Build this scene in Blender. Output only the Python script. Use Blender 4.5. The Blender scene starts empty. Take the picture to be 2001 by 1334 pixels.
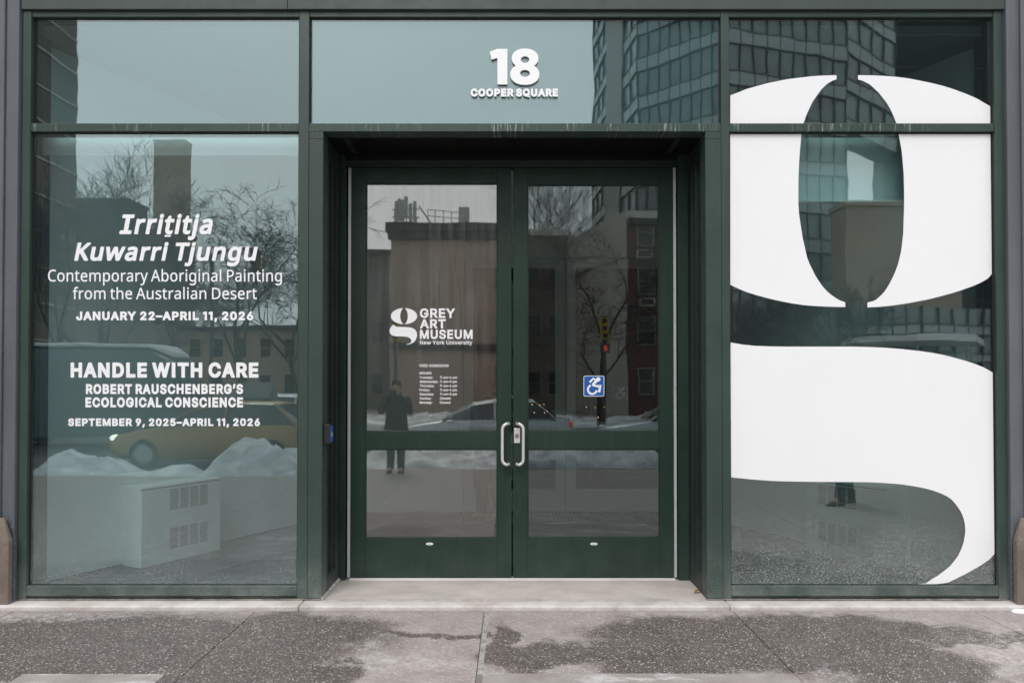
import bpy, bmesh, math, random
from mathutils import Vector, Matrix, noise
C = bpy.context.scene.collection
SC = bpy.context.scene
rad = math.radians

# ---------------------------------------------------------------- camera, world, sun, exposure
FPX, V0, U0, PITCH = 1400.0, 737.0, 1000.5, rad(0.81)
CAM = Vector((0.0, -5.385, 1.625))
cam = bpy.data.cameras.new('camera')
cam.sensor_width = 36.0
cam.lens = FPX / 2001 * 36.0
cam.shift_y = (V0 - 667.0) / 2001
cam.clip_start = 0.05
cam.clip_end = 2000
camo = bpy.data.objects.new('camera', cam)
camo.location = CAM
camo.rotation_euler = (rad(90) + PITCH, 0, 0)
C.objects.link(camo)
SC.camera = camo

SUN_EL, SUN_AZ = rad(52), rad(200)
w = bpy.data.worlds.new('World')
SC.world = w
w.use_nodes = True
nt = w.node_tree
bg = nt.nodes['Background']
sky = nt.nodes.new('ShaderNodeTexSky')
sky.sky_type = 'NISHITA'
sky.sun_disc = False
sky.sun_elevation = SUN_EL
sky.sun_rotation = SUN_AZ
sky.dust_density = 4.0
sky.air_density = 1.5
hs = nt.nodes.new('ShaderNodeHueSaturation')
hs.inputs['Saturation'].default_value = 0.22
mx = nt.nodes.new('ShaderNodeMix')
mx.data_type = 'RGBA'
mx.inputs[0].default_value = 0.62
tc = nt.nodes.new('ShaderNodeTexCoord')
cn = nt.nodes.new('ShaderNodeTexNoise'); cn.inputs['Scale'].default_value = 2.6; cn.inputs['Detail'].default_value = 5
cm = nt.nodes.new('ShaderNodeMix'); cm.data_type = 'RGBA'                # the grey cloud deck, barely mottled
cm.inputs[6].default_value = (8.3, 8.9, 9.4, 1); cm.inputs[7].default_value = (9.9, 10.4, 10.7, 1)
nt.links.new(tc.outputs['Generated'], cn.inputs['Vector'])
nt.links.new(cn.outputs[0], cm.inputs[0])
nt.links.new(cm.outputs[2], mx.inputs[7])
nt.links.new(sky.outputs[0], hs.inputs['Color'])
nt.links.new(hs.outputs[0], mx.inputs[6])
nt.links.new(mx.outputs[2], bg.inputs[0])
bg.inputs[1].default_value = 0.14
sun = bpy.data.lights.new('sun', 'SUN')
sun.energy = 1.0
sun.angle = rad(25)
sun.color = (1.0, 0.965, 0.92)
suno = bpy.data.objects.new('sun', sun)
# light comes from over the street, behind the camera
suno.rotation_euler = (rad(90) - SUN_EL, 0, rad(-14))
suno.location = (0, -20, 40)
C.objects.link(suno)
SC.view_settings.view_transform = 'Standard'
SC.view_settings.look = 'None'
SC.view_settings.exposure = 0.55
SC.view_settings.gamma = 1.0
SC.cycles.transparent_max_bounces = 24
SC.cycles.max_bounces = 10
SC.cycles.glossy_bounces = 5
SC.cycles.diffuse_bounces = 5
SC.cycles.use_denoising = True
SC.cycles.denoising_prefilter = 'ACCURATE'


def pix(u, v, y):
    """the point of the plane at depth y that stands at photo pixel (u, v)"""
    xc, yc = (u - U0) / FPX, (V0 - v) / FPX
    dx, dy, dz = xc, math.cos(PITCH) - yc * math.sin(PITCH), math.sin(PITCH) + yc * math.cos(PITCH)
    t = (y - CAM.y) / dy
    return Vector((CAM.x + dx * t, y, CAM.z + dz * t))


def X(u, y=0.0, v=700): return pix(u, v, y).x
def Z(v, y=0.0): return pix(1000, v, y).z


GY = 0.03                                                     # depth of the shop-front glass


def mir(u, v, d):
    """the point out in the street that the glass mirrors at (u, v), d metres of light path away"""
    p = pix(u, v, CAM.y + d)
    return Vector((p.x, 2 * GY - p.y, p.z))


# ---------------------------------------------------------------- mesh helpers
class MB:
    def __init__(self): self.v = []; self.f = []; self.m = []; self.cur = 0
    def add(self, vs, fs):
        n = len(self.v)
        self.v += [tuple(p) for p in vs]
        self.f += [tuple(i + n for i in f) for f in fs]
        self.m += [self.cur] * len(fs)
        return self
    def box(self, a, b):
        x0, y0, z0 = [min(p, q) for p, q in zip(a, b)]
        x1, y1, z1 = [max(p, q) for p, q in zip(a, b)]
        return self.add([(x0, y0, z0), (x1, y0, z0), (x1, y1, z0), (x0, y1, z0), (x0, y0, z1), (x1, y0, z1), (x1, y1, z1), (x0, y1, z1)],
                        [(0, 3, 2, 1), (4, 5, 6, 7), (0, 1, 5, 4), (1, 2, 6, 5), (2, 3, 7, 6), (3, 0, 4, 7)])
    def obox(self, o, ex, ey, ez):
        """box from corner o along three edge vectors"""
        o, ex, ey, ez = map(Vector, (o, ex, ey, ez))
        return self.add([o, o + ex, o + ex + ey, o + ey, o + ez, o + ex + ez, o + ex + ey + ez, o + ey + ez],
                        [(0, 3, 2, 1), (4, 5, 6, 7), (0, 1, 5, 4), (1, 2, 6, 5), (2, 3, 7, 6), (3, 0, 4, 7)])
    def prism(self, poly, h0, h1):
        """plan polygon [(x, y)] raised from z h0 to h1"""
        n = len(poly)
        vs = [(p[0], p[1], h0) for p in poly] + [(p[0], p[1], h1) for p in poly]
        return self.add(vs, [tuple(range(n))[::-1], tuple(range(n, 2 * n))] + [(i, (i + 1) % n, n + (i + 1) % n, n + i) for i in range(n)])
    def tube(self, pts, rs, n=8, cap=True):
        pts = [Vector(p) for p in pts]
        if not hasattr(rs, '__len__'): rs = [rs] * len(pts)
        rings = []
        up = None
        for i, p in enumerate(pts):
            t = (pts[min(i + 1, len(pts) - 1)] - pts[max(i - 1, 0)]).normalized()
            if up is None:
                up = Vector((0, 0, 1)) if abs(t.z) < .9 else Vector((1, 0, 0))
            s = t.cross(up)
            if s.length < 1e-4: s = t.orthogonal()
            s.normalize(); up = s.cross(t).normalized()
            rings.append([p + (s * math.cos(2 * math.pi * k / n) + up * math.sin(2 * math.pi * k / n)) * rs[i] for k in range(n)])
        return self.loft(rings, cap)
    def loft(self, rings, cap=True, closed=True):
        n = len(rings[0])
        vs = [p for r in rings for p in r]
        fs = []
        for i in range(len(rings) - 1):
            for k in range(n if closed else n - 1):
                a, b = i * n + k, i * n + (k + 1) % n
                fs.append((a, b, b + n, a + n))
        if cap and closed:
            fs.append(tuple(range(n))[::-1]); fs.append(tuple(range((len(rings) - 1) * n, len(rings) * n)))
        return self.add(vs, fs)
    def ball(self, c, r, nu=10, nv=7):
        c = Vector(c)
        if not hasattr(r, '__len__'): r = (r, r, r)
        rings = []
        for j in range(nv + 1):
            a = math.pi * (j / nv) ; s = max(math.sin(a), .02)
            rings.append([c + Vector((r[0] * s * math.cos(2 * math.pi * k / nu), r[1] * s * math.sin(2 * math.pi * k / nu), -r[2] * math.cos(a))) for k in range(nu)])
        return self.loft(rings)
    def flat(self, polys, y, t):
        """outlines [(x, z)] with even-odd holes, a sheet t thick standing at depth y (front face)"""
        c = bpy.data.curves.new('outline', 'CURVE'); c.dimensions = '2D'; c.fill_mode = 'BOTH'; c.extrude = t / 2
        for l in polys:
            s = c.splines.new('POLY'); s.points.add(len(l) - 1); s.use_cyclic_u = True
            for q, p in zip(s.points, l): q.co = (p[0], p[1], 0, 1)
        o = bpy.data.objects.new('outline', c)
        me = bpy.data.meshes.new_from_object(o)
        self.add([(p.co.x, y + t / 2 - p.co.z, p.co.y) for p in me.vertices], [tuple(p.vertices) for p in me.polygons])
        bpy.data.meshes.remove(me); bpy.data.objects.remove(o); bpy.data.curves.remove(c)
        return self
    def build(self, name, mats, parent=None, smooth=False, bevel=0):
        me = bpy.data.meshes.new(name)
        off = Vector((0, 0, 0))
        q = parent
        while q is not None: off += q.location; q = q.parent
        me.from_pydata([Vector(p) - off for p in self.v], [], self.f)
        if not isinstance(mats, (list, tuple)): mats = [mats]
        for m in mats: me.materials.append(m)
        for p, k in zip(me.polygons, self.m): p.material_index = k
        if smooth:
            for p in me.polygons: p.use_smooth = True
        bm = bmesh.new(); bm.from_mesh(me)
        bmesh.ops.recalc_face_normals(bm, faces=bm.faces)
        bm.to_mesh(me); bm.free()
        o = bpy.data.objects.new(name, me); C.objects.link(o)
        o.parent = parent
        if bevel:
            b = o.modifiers.new('bevel', 'BEVEL'); b.width = bevel; b.segments = 2; b.limit_method = 'ANGLE'
        return o


def thing(name, label, cat, loc=(0, 0, 0), group=None):
    o = bpy.data.objects.new(name, None); C.objects.link(o)
    o.location = loc; o.empty_display_size = .2
    o['label'] = label; o['category'] = cat
    if group: o['group'] = group
    return o
def tag(o, label, cat, group=None):
    o['label'] = label; o['category'] = cat
    if group: o['group'] = group
    return o
def struct(o, kind='structure'): o['kind'] = kind; return o


# ---------------------------------------------------------------- materials
class Mat:
    def __init__(self, name):
        self.m = bpy.data.materials.new(name); self.m.use_nodes = True
        self.t = self.m.node_tree; self.n = self.t.nodes; self.p = self.n['Principled BSDF']
        self.out = self.n['Material Output']
    def node(self, kind, **kw):
        x = self.n.new('ShaderNode' + kind)
        for k, v in kw.items(): setattr(x, k, v)
        return x
    def link(self, a, b): self.t.links.new(a, b)
    def pos(self):
        return self.node('NewGeometry').outputs['Position']
    def mapped(self, scale):
        mp = self.node('Mapping'); mp.inputs['Scale'].default_value = scale
        self.link(self.pos(), mp.inputs['Vector']); return mp.outputs[0]
    def noise(self, scale, detail=4, rough=.55, vec=None):
        n = self.node('TexNoise'); n.inputs['Scale'].default_value = scale; n.inputs['Detail'].default_value = detail; n.inputs['Roughness'].default_value = rough
        self.link(vec if vec is not None else self.pos(), n.inputs['Vector']); return n.outputs[0]
    def ramp(self, src, a, b, ca=0.0, cb=1.0):
        r = self.node('MapRange'); r.inputs[1].default_value = a; r.inputs[2].default_value = b; r.inputs[3].default_value = ca; r.inputs[4].default_value = cb
        self.link(src, r.inputs[0]); return r.outputs[0]
    def math(self, op, a, b=None):
        x = self.node('Math', operation=op)
        for i, q in enumerate((a, b)):
            if q is None: continue
            if isinstance(q, (int, float)): x.inputs[i].default_value = q
            else: self.link(q, x.inputs[i])
        return x.outputs[0]
    def mix(self, fac, a, b):
        x = self.node('Mix', data_type='RGBA')
        if isinstance(fac, (int, float)): x.inputs[0].default_value = fac
        else: self.link(fac, x.inputs[0])
        for i, q in ((6, a), (7, b)):
            if isinstance(q, (tuple, list)): x.inputs[i].default_value = (*q[:3], 1)
            else: self.link(q, x.inputs[i])
        return x.outputs[2]
    def bump(self, src, strength, dist):
        b = self.node('Bump'); b.inputs['Strength'].default_value = strength; b.inputs['Distance'].default_value = dist
        self.link(src, b.inputs['Height']); return b.outputs[0]
    def z(self):
        s = self.node('SeparateXYZ'); self.link(self.pos(), s.inputs[0]); return s.outputs[2]


def plain(name, col, rough=.6, metal=0, var=.15, scale=3.0, bump=0, emit=None, spec=.5):
    M = Mat(name); p = M.p
    p.inputs['Roughness'].default_value = rough; p.inputs['Metallic'].default_value = metal
    p.inputs['Specular IOR Level'].default_value = spec
    if var:
        nz = M.noise(scale, 5)
        c = M.mix(M.ramp(nz, .3, .7), [q * (1 - var) for q in col], [min(1, q * (1 + var)) for q in col])
        M.link(c, p.inputs['Base Color'])
        M.link(M.ramp(M.noise(scale * 2.3, 4), .3, .7, max(0, rough - .08), min(1, rough + .08)), p.inputs['Roughness'])
    else: p.inputs['Base Color'].default_value = (*col, 1)
    if bump: M.link(M.bump(M.noise(scale * 8, 4), .5, bump), p.inputs['Normal'])
    if emit:
        p.inputs['Emission Color'].default_value = (*emit[0], 1); p.inputs['Emission Strength'].default_value = emit[1]
    return M.m


def green_paint(name, col, salt=1.0, rough=.42, drips=False, spec=.4):
    M = Mat(name); p = M.p
    p.inputs['Specular IOR Level'].default_value = spec
    c = M.mix(M.ramp(M.noise(1.7, 5), .3, .7), [q * .86 for q in col], [q * 1.14 for q in col])
    c = M.mix(M.ramp(M.noise(55, 3), .62, .75, 0, .25 * min(1, salt + .2)), c, (.16, .19, .18))                         # fine grime
    v2 = M.mapped((9, 9, .8))
    c = M.mix(M.math('MULTIPLY', M.ramp(M.noise(1.0, 6, .7, v2), .52, .78), .13), c, (.11, .12, .115))                # faint rain streaks
    if salt:                                                                                          # road-salt spatter near the ground
        low = M.ramp(M.z(), .04, .75, 1, 0)
        spk = M.ramp(M.noise(260, 2), .54, .68)
        big = M.ramp(M.noise(5, 4), .35, .7)
        c = M.mix(M.math('MULTIPLY', M.math('MULTIPLY', M.math('POWER', low, 1.6), spk), M.ramp(big, 0, 1, .35 * salt, .8 * salt)), c, (.42, .46, .45))
        c = M.mix(M.math('MULTIPLY', M.math('POWER', low, 3.0), M.ramp(big, 0, 1, .05 * salt, .35 * salt)), c, (.30, .31, .30))
        c = M.mix(M.math('MULTIPLY', M.ramp(M.noise(330, 1), .74, .78), M.ramp(M.z(), .1, 1.4, .5, 0)), c, (.5, .52, .5))
    if drips:                                                                                         # lime streaks left by meltwater
        v = M.mapped((62, 1, 4))
        a = M.ramp(M.noise(1.0, 3, .6, v), .57, .64)
        b = M.ramp(M.noise(2.3, 3), .44, .6)
        c = M.mix(M.math('MULTIPLY', M.math('MULTIPLY', a, b), .55), c, (.42, .44, .42))
    M.link(c, p.inputs['Base Color'])
    M.link(M.ramp(M.noise(8, 4), .3, .7, rough - .08, rough + .12), p.inputs['Roughness'])
    M.link(M.bump(M.noise(140, 3), .25, .0006), p.inputs['Normal'])
    return M.m


def glass(name, tint, f0=.11, wave=.0009, wscale=1.6, dirt=.0, streak=0, rough=0.0, refl=(.90, 1, 1)):
    """architectural glass: tinted transmission plus a mirror coat, a faint roll in the sheet, salt spray low down"""
    M = Mat(name); M.n.remove(M.p)
    tr = M.node('BsdfTransparent'); tr.inputs[0].default_value = (*tint, 1)
    gl = M.node('BsdfGlossy'); gl.inputs['Roughness'].default_value = rough; gl.inputs[0].default_value = (*refl, 1)
    lw = M.node('LayerWeight'); lw.inputs['Blend'].default_value = .5
    fr = M.math('ADD', f0, M.math('MULTIPLY', M.math('POWER', lw.outputs['Facing'], 5.0), 1 - f0))
    wv = M.bump(M.noise(wscale, 2, .45), 1.0, wave)
    M.link(wv, gl.inputs['Normal'])
    mx = M.node('MixShader'); M.link(fr, mx.inputs[0]); M.link(tr.outputs[0], mx.inputs[1]); M.link(gl.outputs[0], mx.inputs[2])
    last = mx.outputs[0]
    if dirt or streak:
        df = M.node('BsdfDiffuse'); df.inputs[0].default_value = (.62, .65, .65, 1)
        fac = None
        if dirt:
            low = M.math('POWER', M.ramp(M.z(), .08, 1.0, 1, 0), 1.8)
            spk = M.ramp(M.noise(120, 3, .7), .5, .66, .12, 1)
            cl = M.ramp(M.noise(2.2, 4), .3, .75, .35, 1)
            fac = M.math('MULTIPLY', M.math('MULTIPLY', M.math('MULTIPLY', low, spk), cl), dirt)
            fine = M.math('MULTIPLY', M.ramp(M.noise(90, 4, .7), .4, .8), .012)
            fac = M.math('ADD', fac, fine)
        if streak:
            v = M.mapped((24, 1, .9))
            s = M.math('MULTIPLY', M.math('MULTIPLY', M.ramp(M.noise(1, 5, .65, v), .42, .8), M.ramp(M.noise(.9, 3), .3, .7)), M.ramp(M.z(), 1.3, 3.1, .08 * streak, 2.1 * streak))
            fac = s if fac is None else M.math('ADD', fac, s)
        m2 = M.node('MixShader'); M.link(fac, m2.inputs[0]); M.link(last, m2.inputs[1]); M.link(df.outputs[0], m2.inputs[2])
        last = m2.outputs[0]
    M.link(last, M.out.inputs['Surface'])
    return M.m

GREEN = (.033, .056, .0465)
m_green = green_paint('green_paint', GREEN)
m_green_drip = green_paint('green_paint_streaked', GREEN, drips=True)
m_door = green_paint('shaded_door_paint', (.013, .032, .0225), rough=.45, salt=.16, spec=.3)  # door green darkened, the dimness of the recess is in the colour
m_recess = green_paint('shaded_recess_paint', (.012, .022, .018), salt=.5, rough=.5)  # darker copy of the frame green, with recess shade put into it
m_soffit = plain('shaded_soffit_paint', (.004, .0045, .004), .6, var=.2, spec=.2)  # near-black colour stands in for the shade under the recess ceiling
m_beam = green_paint('beam_paint', (.046, .062, .056), salt=0, rough=.5)
m_shadowgap = plain('black_gasket', (.008, .008, .009), .7)
m_glass_l = glass('shopfront_glass', (.79, .872, .872), f0=.118, rough=.01, dirt=.62, wave=.0005)
m_glass_r = glass('shopfront_glass_right', (.66, .775, .77), f0=.12, refl=(.97, 1, .98), rough=.015, dirt=.95, wave=.0007, wscale=1.9)
m_glass_t = glass('transom_glass', (.75, .87, .875), f0=.122, rough=.015, wave=.0007, wscale=2.0)
m_glass_d = glass('door_glass', (.68, .71, .69), f0=.085, dirt=.25, wave=.0008, wscale=1.5, rough=.012)
m_glass_ds = glass('door_glass_streaked', (.68, .71, .69), f0=.155, refl=(1, .985, .95), dirt=.25, streak=.13, wave=.0006, wscale=1.4, rough=.015)
m_vinyl = plain('white_vinyl', (.83, .83, .845), .55, var=.012, scale=1.2, spec=.3)
m_letter = plain('white_acrylic', (.86, .86, .87), .4, var=.01)
m_alu = plain('light_aluminium', (.52, .53, .54), .38, .35, var=.06, scale=20)
m_steel = plain('satin_steel', (.74, .735, .72), .42, .55, var=0)
m_steel_dk = plain('dark_steel', (.25, .24, .23), .35, .9, var=.1, scale=30)
m_brass = plain('brass_cylinder', (.6, .45, .25), .3, .9, var=.1, scale=60)
m_black = plain('black_plastic', (.012, .012, .014), .45, var=.1)
m_white_wall = plain('white_drywall', (.80, .81, .80), .7, var=.03, scale=1.5)
m_ceiling = plain('ceiling_paint', (.30, .31, .31), .8, var=.05)
m_fabric = plain('shade_fabric', (.86, .87, .87), .8, var=.03, scale=2)
m_spandrel = plain('spandrel_panel', (.055, .07, .072), .6, var=.06, scale=1.2)
m_blue = plain('sign_blue', (.012, .10, .38), .4, var=.03)
m_brown = plain('brown_gallery_wall', (.30, .20, .14), .7, var=.12, scale=1.2)
m_woodfloor = plain('gallery_floor', (.22, .15, .10), .4, var=.2, scale=2)
m_mat = plain('floor_mat_rubber', (.018, .02, .028), .85, var=.3, scale=80, bump=.002)
m_frame_in = plain('inner_door_paint', (.66, .72, .73), .45, var=.04)


def mat_pier():
    M = Mat('weathered_grey_metal'); p = M.p
    c = M.mix(M.ramp(M.noise(2.2, 6, .6, M.mapped((1, 1, .35))), .3, .72), (.075, .085, .10), (.125, .135, .155))
    c = M.mix(M.math('MULTIPLY', M.ramp(M.noise(9, 6, .7), .66, .72), .5), c, (.22, .17, .13))
    c = M.mix(M.math('MULTIPLY', M.ramp(M.z(), .9, .05), M.ramp(M.noise(40, 4), .45, .75, 0, .6)), c, (.3, .3, .31))
    M.link(c, p.inputs['Base Color']); p.inputs['Roughness'].default_value = .55
    M.link(M.bump(M.noise(30, 5), .35, .003), p.inputs['Normal'])
    return M.m
m_pier = mat_pier()


def mat_stone():
    M = Mat('brownstone'); p = M.p
    c = M.mix(M.ramp(M.noise(5, 7, .65), .3, .7), (.12, .092, .078), (.20, .16, .135))
    c = M.mix(M.math('MULTIPLY', M.ramp(M.noise(60, 3), .6, .72), .35), c, (.42, .39, .36))
    M.link(c, p.inputs['Base Color']); p.inputs['Roughness'].default_value = .85
    M.link(M.bump(M.noise(40, 6), .6, .004), p.inputs['Normal'])
    return M.m
m_stone = mat_stone()


def mat_plinth():
    M = Mat('step_concrete'); p = M.p
    c = M.mix(M.ramp(M.noise(3.2, 6, .6), .3, .7), (.40, .352, .328), (.53, .478, .452))
    c = M.mix(M.math('MULTIPLY', M.ramp(M.noise(1.6, 5, .6, M.mapped((1, 2.5, 1))), .5, .64), .6), c, (.36, .335, .31))
    c = M.mix(M.math('MULTIPLY', M.ramp(M.noise(70, 4), .6, .7), .4), c, (.28, .26, .25))
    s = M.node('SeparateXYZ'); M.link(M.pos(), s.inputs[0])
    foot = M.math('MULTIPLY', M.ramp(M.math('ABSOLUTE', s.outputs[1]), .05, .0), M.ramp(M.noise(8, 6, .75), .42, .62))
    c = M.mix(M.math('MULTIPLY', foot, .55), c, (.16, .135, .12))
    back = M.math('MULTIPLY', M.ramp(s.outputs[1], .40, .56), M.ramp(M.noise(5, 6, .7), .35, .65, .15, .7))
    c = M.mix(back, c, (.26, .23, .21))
    front = M.math('MULTIPLY', M.ramp(s.outputs[1], .02, -.1), M.ramp(M.noise(5, 6, .7), .38, .62, .0, .8))
    c = M.mix(front, c, (.62, .60, .59))                                                              # dried salt along the nosing
    M.link(c, p.inputs['Base Color']); p.inputs['Roughness'].default_value = .8
    M.link(M.bump(M.noise(90, 5), .4, .002), p.inputs['Normal'])
    return M.m
m_plinth = mat_plinth()


def mat_pavement():
    """exposed-aggregate pavement: pale chips in a brown-grey matrix, wet patches, bands of dried salt"""
    M = Mat('aggregate_pavement'); p = M.p
    pos = M.pos()
    warp = M.node('TexNoise'); warp.inputs['Scale'].default_value = 2.0; warp.inputs['Detail'].default_value = 8; warp.inputs['Roughness'].default_value = .62; M.link(pos, warp.inputs['Vector'])
    vm = M.node('VectorMath', operation='SUBTRACT'); M.link(warp.outputs[1], vm.inputs[0]); vm.inputs[1].default_value = (.5, .5, .5)
    vs = M.node('VectorMath', operation='SCALE'); M.link(vm.outputs[0], vs.inputs[0]); vs.inputs['Scale'].default_value = .8
    va = M.node('VectorMath', operation='ADD'); M.link(pos, va.inputs[0]); M.link(vs.outputs[0], va.inputs[1])
    def blob(cx, cy, rx, ry, soft=.22):
        mp = M.node('Mapping'); mp.vector_type = 'POINT'
        mp.inputs['Location'].default_value = (-cx / rx, -cy / ry, 0); mp.inputs['Scale'].default_value = (1 / rx, 1 / ry, 0)
        M.link(va.outputs[0], mp.inputs['Vector'])
        ln = M.node('VectorMath', operation='LENGTH'); M.link(mp.outputs[0], ln.inputs[0])
        return M.ramp(ln.outputs['Value'], 1 + soft, 1 - soft)
    wet = None
    for b in ((1.75, -.60, 1.30, .36), (1.15, -.98, .85, .36), (2.3, -1.2, .55, .45), (2.75, -.72, .75, .13), (-2.75, -.78, 1.95, .60), (-1.45, -.60, .62, .42), (-2.0, -1.15, .78, .50), (.12, -1.02, .42, .24), (-.62, -.62, .62, .055), (-1.25, -1.45, .4, .5), (-.1, -.78, .12, .4)):
        q = blob(*b)
        wet = q if wet is None else M.math('MAXIMUM', wet, q)
    soft = wet
    wet = M.ramp(wet, .15, .82)
    def chips(scale, lo, hi, r0, r1):
        mp = M.node('Mapping'); mp.inputs['Rotation'].default_value = (0, 0, .5); mp.inputs['Scale'].default_value = (1, 1.25, 1)
        M.link(pos, mp.inputs['Vector'])
        v = M.node('TexVoronoi'); v.inputs['Scale'].default_value = scale; M.link(mp.outputs[0], v.inputs['Vector'])
        s = M.node('SeparateColor'); M.link(v.outputs['Color'], s.inputs[0])
        return M.math('MULTIPLY', M.ramp(v.outputs['Distance'], r0, r1), M.ramp(s.outputs[0], lo, hi)), s
    chip, s1 = chips(58, .70, .82, .40, .28)
    chipb, s2 = chips(88, .52, .80, .46, .30)
    chipc, s3 = chips(135, .45, .8, .5, .3)
    g = M.ramp(M.noise(4.5, 7, .65), .3, .7)
    dry = M.mix(g, (.285, .243, .230), (.41, .363, .347))
    wetc = M.mix(g, (.060, .047, .042), (.112, .090, .081))
    c = M.mix(wet, dry, wetc)
    c = M.mix(M.math('MULTIPLY', M.ramp(M.noise(34, 5, .7), .42, .66), .45), c, (.15, .128, .122))
    c = M.mix(M.math('MULTIPLY', M.ramp(s3.outputs[1], .6, .8), .22), c, (.07, .06, .055))
    c = M.mix(M.math('MULTIPLY', chipc, .38), c, (.44, .39, .365))
    c = M.mix(M.math('MULTIPLY', chipb, M.ramp(wet, 0, 1, .32, .6)), c, M.mix(s2.outputs[2], (.40, .37, .36), (.56, .50, .465)))
    c = M.mix(M.math('MULTIPLY', chip, M.ramp(wet, 0, 1, .5, .82)), c, M.mix(s1.outputs[2], (.46, .43, .41), (.66, .61, .575)))
    edge = M.math('MULTIPLY', M.math('MULTIPLY', soft, M.math('SUBTRACT', 1.0, soft)), 3.6)              # salt tide-marks round the drying edges
    tide = M.math('MULTIPLY', edge, M.ramp(M.noise(3.0, 8, .75), .53, .63, 0, .75))
    salt = M.math('MULTIPLY', M.math('MAXIMUM', blob(3.6, -1.0, .75, .5), M.math('MAXIMUM', blob(-.72, -1.17, .40, .14), blob(-3.4, -.26, .8, .08))), M.ramp(M.noise(16, 8, .8), .44, .62))
    c = M.mix(M.math('MULTIPLY', M.math('MAXIMUM', tide, salt), .55), c, (.61, .575, .56))
    s = M.node('SeparateXYZ'); M.link(pos, s.inputs[0])
    line = M.math('MULTIPLY', M.ramp(s.outputs[1], -.19, -.145), M.ramp(M.noise(7, 6, .7), .3, .6, .2, .8))    # dirt along the foot of the step
    c = M.mix(M.math('MULTIPLY', line, .6), c, (.11, .095, .088))
    M.link(c, p.inputs['Base Color'])
    M.link(M.ramp(wet, 0, 1, .85, .5), p.inputs['Roughness'])
    h = M.math('ADD', M.math('MULTIPLY', chip, .6), M.math('MULTIPLY', M.noise(75, 4), .7))
    M.link(M.bump(h, .6, .004), p.inputs['Normal'])
    return M.m
m_pave = mat_pavement()


def mat_slab(name, a, b):
    M = Mat(name); p = M.p
    c = M.mix(M.ramp(M.noise(4, 7, .65), .3, .7), a, b)
    c = M.mix(M.math('MULTIPLY', M.ramp(M.noise(1.8, 6, .7, M.mapped((1, 3, 1))), .52, .6), .6), c, (.60, .585, .57))
    c = M.mix(M.math('MULTIPLY', M.ramp(M.noise(110, 3), .58, .68), .4), c, (.2, .185, .18))
    M.link(c, p.inputs['Base Color']); p.inputs['Roughness'].default_value = .8
    M.link(M.bump(M.noise(120, 5), .4, .0025), p.inputs['Normal'])
    return M.m
m_conc = mat_slab('smooth_concrete', (.22, .19, .18), (.36, .325, .31))
m_joint = plain('joint_mortar', (.20, .18, .17), .9, var=.35, scale=14)
m_asphalt = plain('asphalt', (.075, .075, .078), .75, var=.3, scale=1.2, bump=.004)
m_snow = None
def mat_snow():
    M = Mat('dirty_snow'); p = M.p
    c = M.mix(M.ramp(M.noise(3, 7, .7), .3, .62), (.40, .41, .42), (.88, .89, .91))
    c = M.mix(M.math('MULTIPLY', M.ramp(M.noise(9, 6, .75), .55, .72), .6), c, (.16, .155, .15))
    M.link(c, p.inputs['Base Color']); p.inputs['Roughness'].default_value = .8
    M.link(M.bump(M.noise(7, 7, .7), .9, .05), p.inputs['Normal'])
    return M.m
m_snow = mat_snow()

# ---------------------------------------------------------------- ground
PLY = -.14                                                    # front edge of the step
xs = [-16, -12.6, -10.8, -9.0, -7.2, -5.45, -3.62, -1.865, -.185, 1.605, 3.36, 5.1, 6.9, 8.7, 10.5, 12.3, 16]
ys = [PLY, -1.29, -2.9, -4.6, -6.3, -7.6]
pv, sc = MB(), MB()
J = .0028
for i in range(len(xs) - 1):
    for j in range(len(ys) - 1):
        x0, x1 = xs[i] + J, xs[i + 1] - J
        if xs[i + 1] == -.185: x1 -= .016
        if xs[i] == -.185: x0 += .016
        if j == 0:
            pv.box((x0, ys[0] - J * 2.2, -.08), (x1, ys[1] + J, 0))
        elif j == 1 and xs[i] == -.185:
            sc.box((x0, ys[1] - J, -.08), (x1, ys[2] + J, .004))
        elif j == 1 and xs[i] == -3.62:
            sc.box((x0 + .84, ys[1] - J, -.08), (x1 - .1, ys[2] + J, .002))
            pv.box((x0, ys[1] - J, -.08), (x0 + .834, ys[2] + J, 0))
            pv.box((x1 - .094, ys[1] - J, -.08), (x1, ys[2] + J, 0))
        else:
            pv.box((x0, ys[j] - J, -.08), (x1, ys[j + 1] + J, 0))
struct(pv.build('pavement', m_pave, bevel=.003))
struct(sc.build('pavement_slab', m_conc, bevel=.004))
struct(MB().box((-40, -7.62, -.30), (40, 1.0, -.014)).build('pavement_bed', m_joint))
struct(MB().box((-.199, -1.288, -.06), (-.111, PLY - .01, -.003)).build('joint_strip', plain('joint_filler', (.30, .285, .275), .9, var=.4, scale=20)))
struct(MB().box((-40, -7.80, -.35), (40, -7.625, -.005)).build('kerb', m_conc, bevel=.01))
struct(MB().add([(-400, -400, -.15), (400, -400, -.15), (400, -7.7, -.15), (-400, -7.7, -.15)], [(0, 1, 2, 3)]).build('road', m_asphalt))
# far pavement across the road
struct(MB().box((-60, -60, -.3), (60, -27, 0)).build('far_pavement', m_conc))
# painted lane lines, worn
m_lane = plain('worn_road_paint', (.55, .55, .52), .7, var=.4, scale=6)
for k in range(-5, 6):
    struct(MB().box((k * 7 - 1.5, -16.06, -.149), (k * 7 + 1.5, -15.94, -.1455)).build('lane_marking', m_lane))

# ---------------------------------------------------------------- the shop front
shop = thing('museum_storefront', 'dark green framed museum shopfront with glazed double doors in a recess between grey piers', 'storefront', (0, 0, 0))
def part(mb, name, mat, parent=shop, **k): return mb.build(name, mat, parent, **k)

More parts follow.
